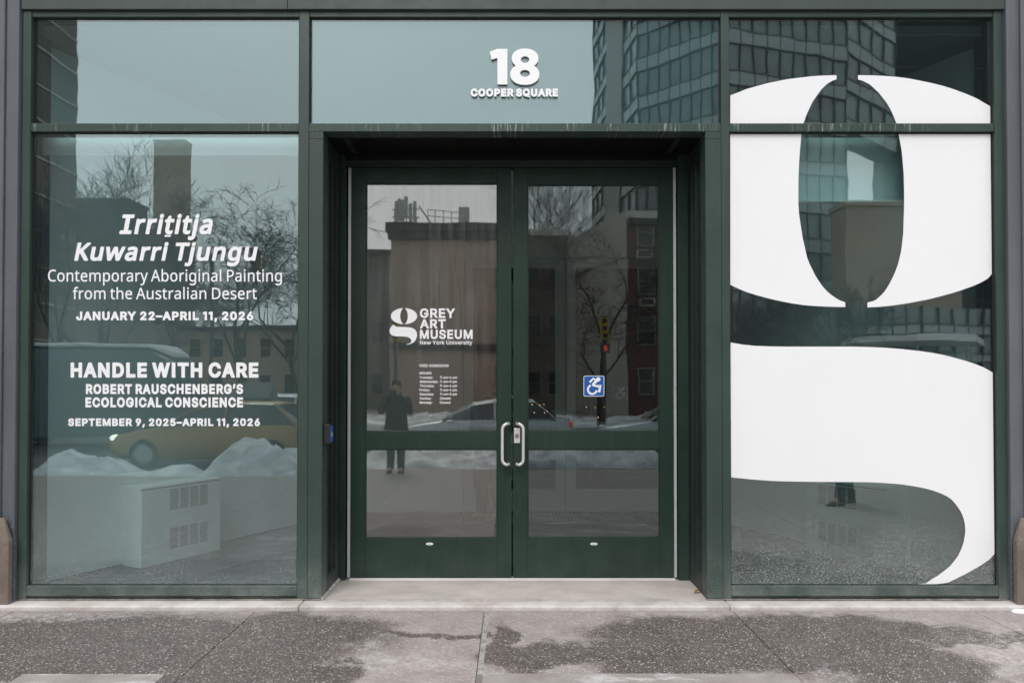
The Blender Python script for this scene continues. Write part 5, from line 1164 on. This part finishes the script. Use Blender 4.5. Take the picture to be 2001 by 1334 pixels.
def wall_windows(t, a, b, z0_, h, floors, n, ww=.95, wh=1.6, sill=.9, mat_=None):
    """window openings with frame and pane along the wall foot line a -> b"""
    a, b = Vector(a), Vector(b)
    d = (b - a); L = d.length; d.normalize(); nrm = Vector((d.y, -d.x))
    for f in range(floors):
        for i in range(n):
            c = a + d * (L * (i + .5) / n)
            z = z0_ + f * h + sill
            q = Vector((c.x, c.y, z)) - Vector((d.x, d.y, 0)) * ww / 2
            fr = MB().obox(q + Vector((nrm.x, nrm.y, 0)) * .002, Vector((d.x, d.y, 0)) * ww, Vector((nrm.x, nrm.y, 0)) * .06, Vector((0, 0, wh)))
            o = part(fr, 'window', m_sash, t)
            pn = MB()
            for zz in (0.06, wh / 2 + .03):
                pn.obox(q + Vector((nrm.x, nrm.y, 0)) * .063 + Vector((d.x, d.y, 0)) * .07 + Vector((0, 0, zz)), Vector((d.x, d.y, 0)) * (ww - .14), Vector((nrm.x, nrm.y, 0)) * .006, Vector((0, 0, wh / 2 - .09)))
            part(pn, 'pane', m_win, o)

# brick loft building with rooftop antennas
d0 = 46
a = ground(757, d0); b = ground(1018, d0)
top = mir(800, 447, d0).z
t = thing('brick_building', 'brown brick corner building with a sooty cornice and rooftop antennas mirrored in the left door', 'building', ((a.x + b.x) / 2, a.y, 0))
part(MB().box((a.x, a.y - 14, 0), (b.x, a.y, top)), 'wall', m_brick, t)
co = MB(); co.box((a.x - .3, a.y - 14, top + .001), (b.x + .3, a.y + .45, top + .55)); co.box((a.x - .15, a.y + .001, top - .5), (b.x + .15, a.y + .28, top - .001))
for k in range(15): co.box((a.x + .1 + k * (b.x - a.x - .4) / 14, a.y + .281, top - .45), (a.x + .3 + k * (b.x - a.x - .4) / 14, a.y + .43, top - .001))
part(co, 'cornice', m_cornice, t)
part(MB().box((a.x - .1, a.y + .002, 4.1), (b.x + .1, a.y + .3, 4.5)), 'cornice', m_cornice, t)
wall_windows(t, (b.x - .3, a.y), (a.x + 6.6, a.y), .2, 3.4, 3, 1, ww=1.0, wh=1.9)
an = MB()
for uu, vt in ((768, 385), (774, 380), (781, 382), (788, 376), (797, 390), (806, 386)):
    q = mir(uu, vt, d0 + 1)
    an.box((q.x - .12, q.y - .08, q.z - 1.5), (q.x + .12, q.y + .08, q.z))
    an.tube([(q.x, q.y - .12, top), (q.x, q.y - .12, q.z + .1)], .04, 6)
for vv in (418, 402): an.tube([mir(760, vv, d0 + 1.1), mir(815, vv, d0 + 1.1)], .05, 6)
an.tube([mir(815, 396, d0 + 1.1), mir(838, 428, d0 + 1.1)], .06, 6)
part(an, 'antenna_array', m_grey_metal, t)
rl = MB()
for vv in (402, 414): rl.tube([mir(832, vv, d0 + 1), mir(914, vv + 6, d0 + 1)], .03, 5)
for uu in (832, 846, 862, 878, 896, 914): rl.tube([(mir(uu, 402, d0 + 1).x, mir(uu, 402, d0 + 1).y, top), mir(uu, 402 + (uu - 832) * .07, d0 + 1)], .03, 5)
part(rl, 'roof_railing', m_grey_metal, t)
q0, q1 = mir(893, 395, d0 + 2), mir(914, 430, d0 + 2)
part(MB().box((q0.x, q0.y - .8, top), (q1.x, q0.y, q0.z)), 'bulkhead', m_grey_metal, t)

def block(name, label, u0, u1, vt, d, mat, depth=10, floors=3, n=4, z=None, cor=None, wins=True, group=None, ww=1.0, wh=1.7):
    a, b = ground(u0, d), ground(u1, d)
    tz = mir(800, vt, d).z
    t = thing(name, label, 'building', ((a.x + b.x) / 2, a.y, 0), group)
    part(MB().box((a.x, a.y - depth, 0), (b.x, a.y, tz)), 'wall', mat, t)
    part(MB().box((a.x - .15, a.y - depth, tz + .001), (b.x + .15, a.y + .25, tz + .4)), 'parapet', cor or mat, t)
    if wins: wall_windows(t, (b.x - .2, a.y), (a.x + .2, a.y), .2, (tz - .3) / floors, floors, n, ww=ww, wh=min(wh, (tz / floors) * .6))
    return t
block('brick_house', 'low umber brick house mirrored left of the antenna building, behind the cars', 640, 756, 492, 52, m_dkbrown, floors=3, n=3, cor=m_cornice)
block('brick_house', 'plain brown brick row house mirrored behind the bare trees in the left window', 352, 640, 645, 64, m_tan, floors=2, n=6, cor=m_cornice)
block('slab_tower', 'slender brown apartment slab rising far off above the bare trees in the left window', 297, 358, 276, 190, m_tan, depth=4, floors=26, n=3, wins=False)
block('apartment_block', 'dark blue-brown apartment block mirrored at the far left behind the branches', 40, 250, 395, 70, m_dkbrown, floors=6, n=6, depth=3.5)
block('apartment_block', 'grey apartment slab mirrored between slab tower and brick row, mostly behind branches', 205, 352, 455, 82, m_brick, floors=5, n=5, depth=4)
block('brick_house', 'dark low house with a pale cornice mirrored at the left of the right door pane', 1018, 1112, 455, 50, m_dkbrown, floors=3, n=2, cor=m_beige)

# beige corner building: pale party wall towards the side street, red brick front with window air conditioners
d1 = 40
c0 = ground(1232, d1); c1 = ground(1112, 48.5); c2 = ground(1430, d1 + 1.0); c3 = ground(1430, 49)
tz = mir(1232, 402, d1).z
t = thing('corner_building', 'pale-sided corner building with dark red brick front mirrored in the right door', 'building', (c0.x, c0.y, 0))
part(MB().prism([(c0.x, c0.y), (c1.x, c1.y), (c3.x, c3.y), (c2.x, c2.y)], 0, tz), 'wall', m_beige, t)
dv = Vector((c2.x - c0.x, c2.y - c0.y, 0)); nv = Vector((-dv.y, dv.x, 0)).normalized()
if nv.y < 0: nv = -nv
part(MB().obox(Vector((c0.x, c0.y, 0)) + nv * .003, dv, nv * .25, Vector((0, 0, tz - .9))), 'brick_front', m_red_brick, t)
cp = MB(); cp.obox(Vector((c0.x, c0.y, tz - .895)) + nv * .003, dv, nv * .55, Vector((0, 0, .35)))
part(cp, 'cornice', m_cornice, t)
dl = Vector((c1.x - c0.x, c1.y - c0.y, 0))
nl = Vector((dl.y, -dl.x, 0)).normalized()
if nl.x > 0: nl = -nl
part(MB().obox(Vector((c0.x, c0.y, tz - 2.6)) + nl * .003, dl, nl * .10, Vector((0, 0, .35))), 'string_course', m_beige, t)
rl = MB()
for k in range(12):
    q = Vector((c0.x, c0.y, tz)) + dv * (.03 + k * .085) + nv * .2
    rl.tube([q, q + Vector((0, 0, 1.0))], .02, 4)
rl.tube([Vector((c0.x, c0.y, tz + 1)) + nv * .2, Vector((c0.x, c0.y, tz + 1)) + dv + nv * .2], .03, 5)
part(rl, 'roof_railing', m_tmull, t)
part(MB().obox(Vector((c0.x, c0.y, tz - .54)) + nv * .1 + dv * .04, dv * .9, nv * .4, Vector((0, 0, .14))), 'cornice_snow', m_snow, t)
fa = Vector((c0.x, c0.y, 0)) + nv * .256
wall_windows(t, (fa + dv).to_2d(), fa.to_2d(), .3, 2.85, 4, 3, ww=1.0, wh=1.6)
for uu, vv in ((1262, 492), (1266, 590), (1305, 540)):
    q = mir(uu, vv, d1); q.y = fa.y + .05
    ac = part(MB().box((q.x - .42, q.y, q.z - .22), (q.x + .42, q.y + .45, q.z + .22)), 'air_conditioner', m_beige, t)
    part(MB().box((q.x - .36, q.y + .4505, q.z - .17), (q.x + .36, q.y + .453, q.z + .17)), 'grille', m_cornice, ac)

# faceted glass tower
H_T = 62
def tower_face(t, p, q, z0_, z1, n, fh=3.5, band=1.05, phase=0.0, zm=0.0):
    p, q = Vector((p.x, p.y, 0)), Vector((q.x, q.y, 0))
    d = q - p; nr = Vector((d.y, -d.x, 0)).normalized()
    if nr.y < 0: nr = -nr
    b = MB(); m = MB(); g = MB()
    z = z0_ + phase
    while z < z1:
        b.obox(p + nr * .002 + Vector((0, 0, z)), d, nr * .14, Vector((0, 0, band)))
        m.obox(p + nr * .003 + Vector((0, 0, z + band + .002)), d, nr * .20, Vector((0, 0, .10)))
        m.obox(p + nr * .003 + Vector((0, 0, z - .105)), d, nr * .16, Vector((0, 0, .10)))
        z += fh
    part(b, 'spandrel_bands', m_band, t)
    for k in range(n + 1):
        m.obox(p + d * (k / n) + nr * .001 + Vector((0, 0, zm)), d.normalized() * .09, nr * .17, Vector((0, 0, z1 - zm)))
    part(m, 'mullions', m_tmull, t)
pts = [ground(1163, 84), ground(1190, 76), ground(1221, 71), ground(1250, 66.5), ground(1418, 60.5), ground(1655, 64), ground(1752, 70)]
back = [Vector((pts[-1].x + 6, pts[-1].y - 14, 0)), Vector((pts[0].x + 2, pts[0].y - 6, 0))]
t = thing('glass_tower', 'faceted glass office tower with pale floor bands mirrored across transom and right window', 'tower', (pts[3].x, pts[3].y, 0))
ZW = 24.6                                                      # the east wing hangs over the street from here up
back0 = [Vector((pts[5].x + 1, pts[5].y - 16, 0)), back[1]]
part(MB().prism([(q.x, q.y) for q in pts[:6] + back0], 0, H_T), 'glazing', m_tglass, t)
part(MB().prism([(q.x, q.y) for q in (pts[5] + Vector((.002, 0, 0)), pts[6], pts[6] + Vector((.3, -3.5, 0)), pts[5] + Vector((.25, -3.5, 0)))], ZW, H_T), 'glazing', m_tglass, t)
for i, (n, ph) in enumerate(((3, 0), (3, .4), (2, .2), (8, .0), (9, .0), (4, .0))):
    tower_face(t, pts[i], pts[i + 1], 3 if i < 5 else ZW + .2, H_T, n, phase=ph, zm=0 if i < 5 else ZW)
for i in (1,):
    p_, q_ = pts[i], pts[i + 1]
    d = q_ - p_; nr = Vector((d.y, -d.x, 0)).normalized(); nr = nr if nr.y > 0 else -nr
    part(MB().obox(p_ + nr * .21, d, nr * .1, Vector((0, 0, H_T))), 'stone_fin', m_tower_side, t)
t = thing('dark_tower', 'black curtain-wall tower mirrored at the top right corner of the right window', 'tower', (ground(1900, 86).x, ground(1900, 86).y, 0))
a, b = ground(1728, 86), ground(2200, 86)
part(MB().box((a.x, a.y - 2.5, 0), (b.x, a.y, 75)), 'glazing', m_dark, t)
mb = MB()
for k in range(18): mb.box((a.x, a.y + .001, 4 + k * 4), (b.x, a.y + .1, 4.12 + k * 4))
part(mb, 'floor_lines', m_tmull, t)
block('brick_house', 'warm brown brick building mirrored in the lower half of the giant letter hollow', 1655, 1880, 402, 56, m_tan, depth=2.5, wins=False)
# podium with a bright canopy edge at the tower's foot
a, b, c = ground(1640, 50), ground(1800, 47), ground(2080, 52)
zp = mir(1700, 600, 48).z
t = thing('podium_building', 'low curtain-walled podium with a thin pale canopy mirrored in the gap under the letter bowl', 'building', (b.x, b.y, 0))
part(MB().prism([(a.x, a.y), (b.x, b.y), (c.x, c.y), (c.x, c.y - 8), (a.x, a.y - 8)], 0, zp), 'glazing', m_tglass, t)
tower_face(t, a, b, 3.4, zp, 6, fh=1.9, band=.5); tower_face(t, b, c, 3.4, zp, 10, fh=1.9, band=.5)
part(MB().prism([(ground(1660, 44).x, ground(1660, 44).y), (ground(1795, 41).x, ground(1795, 41).y), (ground(1910, 41.4).x, ground(1910, 41.4).y), (b.x + 4, b.y + .3), (a.x, a.y + .3)], 4.35, 4.75), 'canopy', m_letter, t)
for uu, dd in ((1680, 44.6), (1795, 42), (1890, 42)):
    q = ground(uu, dd)
    part(MB().tube([(q.x, q.y, 0), (q.x, q.y, 4.35)], .1, 8), 'canopy_post', m_grey_metal, t)

# tall brown office wall at the far left, along the side street
t = thing('office_block', 'dark brown office block with pale ledges mirrored at the far left edge', 'building', (-25.4, -30, 0))
part(MB().box((-48, -36.1, 0), (-25.4, -14, 48)), 'wall', m_dkbrown, t)
lg = MB()
for k in range(24): lg.box((-25.399, -36.1, 2.2 + k * 1.95), (-25.33, -14, 2.31 + k * 1.95))
part(lg, 'ledges', m_beige, t)

# ---------------------------------------------------------------- bare trees
m_bark = plain('winter_bark', (.055, .047, .042), .9, var=.3, scale=9)
def tree(base, h, seed, spread=1.0, lean=(0, 0), levels=6, label='', drop=.0, group='bare winter trees along the street'):
    rng = random.Random(seed)
    t = thing('bare_tree', label, 'tree', base, group)
    tk, cr = MB(), MB()
    def grow(p, d, L, r, lev):
        n = 4 if lev < 2 else 3
        pts, rs = [p.copy()], [r]
        q = p.copy(); dd = d.copy()
        for i in range(n):
            dd = (dd + Vector((rng.uniform(-1, 1), rng.uniform(-1, 1), rng.uniform(-.5, .7) - drop * lev * .12)) * (.07 + .045 * lev)).normalized()
            q = q + dd * (L / n); pts.append(q.copy()); rs.append(r * (1 - .42 * (i + 1) / n))
        (tk if lev < 3 else cr).tube(pts, rs, 7 if lev == 0 else (5 if lev < 3 else 3), cap=False)
        if lev >= levels: return
        kids = ([4, 4, 4, 4, 3, 3, 2] if levels > 5 else [3, 4, 4, 3, 3, 2, 2])[lev]
        for k in range(kids):
            f = rng.uniform(.45, 1.0) if k else 1.0
            i = min(n - 1, int(f * n - .001)); s = f * n - i
            bp = pts[i].lerp(pts[i + 1], s)
            ax = Vector((rng.uniform(-1, 1), rng.uniform(-1, 1), rng.uniform(-.3, .5)))
            ang = rng.uniform(.35, .85) * spread
            nd = (dd * math.cos(ang) + (ax - dd * ax.dot(dd)).normalized() * math.sin(ang)).normalized()
            nd = (nd + Vector((0, 0, .12 - drop * .25 * (lev > 2)))).normalized()
            grow(bp, nd, L * rng.uniform(.58, .80), max(.0095, rs[-1] * (.62 if k else .8)), lev + 1)
    b = Vector(base)
    grow(b - Vector((0, 0, .05)), Vector((lean[0], lean[1], 1)).normalized(), h * .30, h * .0135, 0)
    part(tk, 'trunk', m_bark, t); part(cr, 'crown', m_bark, t)
    return t
tree(ground(215, 30), 13.5, 3, label='bare tree with dense crown mirrored at the left of the left window')
tree(ground(335, 36), 12.5, 8, label='bare tree mirrored just right of the slab tower foot in the left window')
tree(ground(480, 28), 13.5, 5, 1.15, (-.12, 0), drop=.5, label='drooping bare tree mirrored behind the two lowest slanted words of the left window')
tree(ground(585, 33), 12, 12, 1.1, (-.1, 0), drop=.3, label='bare tree mirrored at the right edge of the left window')
tree(ground(120, 34), 15, 21, label='bare tree mirrored in front of the office block at the far left')
tree(ground(1075, 56), 24, 7, .8, label='tall bare tree rising behind the low house in the right door pane')
tree(ground(1180, 30), 12, 9, 1.1, drop=.4, label='bare street tree mirrored in the right door before the pale side wall')
tree(ground(1500, 34), 8.5, 17, 1.1, label='bare tree mirrored under the left half of the giant letter bowl')
tree(ground(1610, 30), 8.5, 19, 1.1, label='bare tree mirrored under the giant letter between its two bowls')
tree(ground(975, 52), 15, 23, .9, label='bare tree half hidden by the meeting door stiles, beside the antenna building')

# ---------------------------------------------------------------- traffic lights, street lamps
m_sig = plain('signal_yellow', (.55, .38, .03), .45)
m_pole = plain('signal_pole', (.10, .11, .11), .5, .4)
m_red = plain('lit_red_lens', (.6, .03, .02), .3, emit=((1, .05, .02), .9))
m_unlit = plain('unlit_signal_lens', (.02, .03, .025), .3)
def signal(u, v, d, label, pole_u=None, h=.95, hand=False):
    c = mir(u, v, d)
    t = thing('traffic_light', label, 'traffic light', (c.x, c.y, 0), 'yellow traffic lights in the mirrored street')
    hd = MB().box((c.x - .17, c.y - .14, c.z - h / 2), (c.x + .17, c.y + .10, c.z + h / 2))
    part(hd, 'housing', m_sig, t, bevel=.02)
    for k in range(3):
        z = c.z + h / 2 - h * (k + .5) / 3
        part(MB().tube([(c.x, c.y + .101, z), (c.x, c.y + .112, z)], .11, 16), 'lens', m_unlit, t)
        vz = MB()
        vz.loft([[(c.x + r * math.cos(a), y, z + r * math.sin(a)) for a in [rad(-20 + q * 22) for q in range(11)]] for r, y in ((.125, c.y + .1), (.13, c.y + .30))], closed=False)
        part(vz, 'visor', m_sig, t)
    if hand:                                                   # walk signal under the head, red hand lit
        part(MB().box((c.x - .2, c.y - .14, c.z - h / 2 - .55), (c.x + .2, c.y + .08, c.z - h / 2 - .14)), 'walk_signal', m_pole, t)
        part(MB().flat([[(c.x + q[0], c.z - h / 2 - .35 + q[1]) for q in ((-.06, -.12), (.06, -.12), (.1, .02), (.05, .0), (.06, .13), (-.07, .13), (-.08, .0))]], c.y + .082, .006), 'red_hand', m_red, t)
    pu = mir(pole_u, 757, d).x if pole_u else c.x
    pl = MB()
    pl.tube([(pu, c.y - .22, 0), (pu, c.y - .22, c.z + .35)], .075, 10)
    if pole_u: pl.tube([(pu, c.y - .22, c.z + .3), ((pu + c.x) / 2, c.y - .22, c.z + .62), (c.x, c.y - .22, c.z + .58)], .06, 8); pl.tube([(c.x, c.y - .16, c.z + .6), (c.x, c.y - .16, c.z + h / 2 - .02)], .04, 6)
    else: pl.tube([(c.x, c.y - .22, c.z), (c.x, c.y - .1, c.z)], .05, 6)
    part(pl, 'pole', m_pole, t)
    return t
signal(1190, 637, 28, 'yellow traffic light on a straight pole mirrored in the right door pane', hand=True)
signal(500, 512, 30, 'yellow traffic light hung from a mast arm mirrored in the left window among the branches', pole_u=408)
signal(764, 641, 30, 'yellow traffic light mirrored beside the museum emblem on the left door')
def lamp(u, vt, d, label):
    c = mir(u, vt, d)
    t = thing('street_lamp', label, 'street lamp', (c.x, c.y, 0), 'street lamps in the mirrored street')
    part(MB().tube([(c.x, c.y, 0), (c.x, c.y, c.z - .12)], [.09, .05], 8), 'pole', m_pole, t)
    part(MB().ball(c, (.16, .16, .14), 10, 6), 'lamp_head', plain('lit_lamp', (1, .95, .85), .4, var=0, emit=((1, .92, .78), 7)), t, smooth=True)
lamp(750, 774, 58, 'small lit lamp on a thin pole mirrored above the white hatchback')
lamp(734, 771, 64, 'small lit lamp mirrored just left of the taller one')
lamp(792, 798, 60, 'low warm lamp mirrored beside the head of the standing person')


# ---------------------------------------------------------------- people
m_skin = plain('skin', (.45, .29, .21), .55, var=.05)
m_coat = plain('black_wool_coat', (.015, .015, .017), .9, var=.3, scale=30)
m_coat2 = plain('grey_wool_coat', (.10, .105, .11), .9, var=.3, scale=30)
m_jean = plain('dark_trousers', (.03, .033, .042), .85, var=.2, scale=25)
m_shoe = plain('black_shoes', (.015, .013, .012), .5)
m_hair = plain('dark_hair', (.02, .015, .012), .7, var=.3, scale=40)
def skinned(name, joints, edges, mat, parent, base, rot):
    me = bpy.data.meshes.new(name)
    me.from_pydata([Matrix.Rotation(rot, 3, 'Z') @ Vector(j[:3]) for j in joints], edges, [])
    me.materials.append(mat)
    o = bpy.data.objects.new(name, me); C.objects.link(o); o.parent = parent
    o.modifiers.new('skin', 'SKIN').use_smooth_shade = True
    s = o.modifiers.new('subdivision', 'SUBSURF'); s.levels = 2; s.render_levels = 2
    return o
def set_skin(o, joints, root=0):
    bm = bmesh.new(); bm.from_mesh(o.data)
    ly = bm.verts.layers.skin.verify()
    bm.verts.ensure_lookup_table()
    for vtx, j in zip(bm.verts, joints):
        r = j[3]; vtx[ly].radius = r if isinstance(r, tuple) else (r, r)
        vtx[ly].use_root = False
    bm.verts[root][ly].use_root = True
    bm.to_mesh(o.data); bm.free()
def person(label, base, rot, pose, coat, hair_long=False, height=1.74):
    """standing figure facing +y before rotation; pose gives elbow and hand positions and the stride"""
    t = thing('person', label, 'person', base)
    k = height / 1.74
    st = pose.get('stride', .0)
    el, er, hl, hr = pose['el'], pose['er'], pose['hl'], pose['hr']
    J = [(0, 0, .95, (.15, .10)), (0, 0, 1.15, (.135, .095)), (0, .01, 1.36, (.16, .10)), (0, 0, 1.47, (.075, .065)), (0, .02, 1.54, (.055, .06)), (0, .035, 1.61, (.07, .085)), (0, .03, 1.70, (.068, .08)),
         (.17, 0, 1.42, .055), (*el, .043), (*hl, .033), (-.17, 0, 1.42, .055), (*er, .043), (*hr, .033),
         (.095, 0, .90, .085), (.10, st * .5 + .01, .50, .06), (.105, st, .10, .045), (.115, st + .15, .045, .04),
         (-.095, 0, .90, .085), (-.10, -st * .5 + .01, .50, .06), (-.105, -st, .10, .045), (-.115, -st + .15, .045, .04)]
    E_ = [(0, 1), (1, 2), (2, 3), (3, 4), (4, 5), (5, 6), (2, 7), (7, 8), (8, 9), (2, 10), (10, 11), (11, 12), (0, 13), (13, 14), (14, 15), (15, 16), (0, 17), (17, 18), (18, 19), (19, 20)]
    n0 = len(J)
    # five fingers a hand: short chains rooted in the palm, bent inwards
    for hand, elb, sx in ((9, 8, 1), (12, 11, -1)):
        h_ = Vector(J[hand][:3]); e_ = Vector(J[elb][:3]); d = (h_ - e_).normalized()
        side = d.cross(Vector((0, 0, 1)) if abs(d.z) < .8 else Vector((0, 1, 0))).normalized()
        curl = d.cross(side).normalized()
        palm = h_ + d * .07
        J.append((*palm, (.032, .018))); pi = len(J) - 1; E_.append((hand, pi))
        for f, (off, ln) in enumerate(((-.030, .062), (-.010, .074), (.010, .070), (.029, .056))):
            a_ = palm + side * off + d * .025; b_ = a_ + d * ln * .5 + curl * .008; c_ = b_ + d * ln * .35 + curl * .022
            J += [(*a_, .010), (*b_, .0088), (*c_, .0075)]; m_ = len(J); E_ += [(pi, m_ - 3), (m_ - 3, m_ - 2), (m_ - 2, m_ - 1)]
        a_ = h_ + d * .03 - side * .035; b_ = a_ + d * .03 - side * .018 + curl * .012
        J += [(*a_, .012), (*b_, .0095)]; m_ = len(J); E_ += [(hand, m_ - 2), (m_ - 2, m_ - 1)]
    J = [(j[0] * k, j[1] * k, j[2] * k, j[3]) for j in J]
    o = skinned('body', J, E_, m_skin, t, base, rot); set_skin(o, J)
    R3 = Matrix.Rotation(rot, 3, 'Z')
    bo = Vector(base)
    def P(x, y, z): return bo + R3 @ (Vector((x, y, z)) * k)
    # face
    fc = MB()
    fc.tube([P(0, .108, 1.645), P(0, .135, 1.612), P(0, .118, 1.60)], [.010, .017, .012], 8)
    part(fc, 'nose', m_skin, t, smooth=True)
    for sx in (-1, 1):
        part(MB().ball(P(sx * .030, .104, 1.648), .012 * k, 8, 6), 'eye', m_black, t)
        part(MB().ball(P(sx * .080, .02, 1.625), (.012, .022, .034), 8, 6), 'ear', m_skin, t)
    part(MB().ball(P(0, .108, 1.575), (.022, .008, .006), 8, 5), 'mouth', plain('lips', (.35, .15, .13), .5, var=0), t)
    hr_ = MB(); rings = []
    for z, rx, ry, yo in ((1.50 if hair_long else 1.60, .075, .06, -.03), (1.62, .088, .088, -.005), (1.68, .090, .102, .015), (1.74, .078, .090, .022), (1.775, .045, .05, .022), (1.785, .012, .014, .022)):
        rings.append([P(rx * math.cos(a), yo + ry * math.sin(a) * (1.0 if math.sin(a) < 0 else .78), z) for a in [2 * math.pi * q / 14 for q in range(14)]])
    hr_.loft(rings); part(hr_, 'hair', m_hair, t, smooth=True)
    # coat: body tube with a hem, sleeves
    ct = MB(); rings = []
    for z, rx, ry in ((.70 if hair_long else .80, .235, .175), (.95, .215, .16), (1.12, .195, .145), (1.30, .215, .15), (1.42, .20, .125), (1.48, .10, .09), (1.53, .085, .085)):
        rings.append([P(rx * math.cos(a), ry * math.sin(a), z) for a in [2 * math.pi * q / 18 for q in range(18)]])
    ct.loft(rings)
    cto = part(ct, 'coat', coat, t, smooth=True)
    for sx, e, h_ in ((1, el, hl), (-1, er, hr)):
        w_ = Vector(h_); ee = Vector(e)
        part(MB().tube([P(sx * .16, 0, 1.42), P(*Vector((sx * .2, 0, 1.38)).lerp(ee, .3)), P(*ee), P(*ee.lerp(w_, .5)), P(*ee.lerp(w_, .95))], [.085, .082, .068, .06, .052], 12), 'sleeve', coat, cto, smooth=True)
    for sx, s_ in ((1, st), (-1, -st)):
        part(MB().tube([P(sx * .095, 0, .93), P(sx * .098, s_ * .5 + .01, .50), P(sx * .105, s_, .08)], [.112, .083, .068], 12), 'trouser_leg', m_jean, t, smooth=True)
        sh_ = MB(); rings = []
        for yy, wv, hv in ((-.075, .030, .07), (-.05, .042, .095), (.03, .045, .09), (.11, .05, .06), (.17, .042, .045), (.195, .02, .03)):
            rings.append([P(sx * .112 + wv * math.cos(a), s_ + yy, max(.0, hv * .5 + hv * .5 * math.sin(a))) for a in [2 * math.pi * q / 12 for q in range(12)]])
        sh_.loft(rings); part(sh_, 'shoe', m_shoe, t, smooth=True)
    return t
cam_pose = {'el': (.27, .10, 1.18), 'er': (-.27, .10, 1.18), 'hl': (.07, .30, 1.50), 'hr': (-.07, .30, 1.50), 'stride': .03}
g = ground(781, 14.1)
person('person in dark coat with raised elbows by the snow, mirrored in left door', (g.x, -7.15, 0.0), 0, cam_pose, m_coat)
pc = MB(); q = Vector((g.x, -7.15 + .40, 1.53))
pc.box(q - Vector((.065, .03, .045)), q + Vector((.065, .03, .045))); pc.tube([q + Vector((0, .03, 0)), q + Vector((0, .09, 0))], .032, 14)
tag(pc.build('camera_body', m_black), 'small black camera held up by the person standing at the snow edge', 'camera')
g = ground(1650, 10.0)
person('person in a black coat walking past, only dark legs mirrored under the giant letter', (g.x, g.y, 0), rad(80), {'el': (.24, -.05, 1.13), 'er': (-.24, .05, 1.13), 'hl': (.23, .10, .93), 'hr': (-.23, -.06, .90), 'stride': .16}, m_coat)
q = pix(958, 757, 3.25)
person('person in a grey coat standing in the lobby by the left inner door', (q.x, 3.2, FZ), rad(150), {'el': (.24, -.02, 1.13), 'er': (-.24, -.02, 1.13), 'hl': (.23, .08, .92), 'hr': (-.23, .08, .92), 'stride': .04}, m_coat2, hair_long=True, height=1.66)
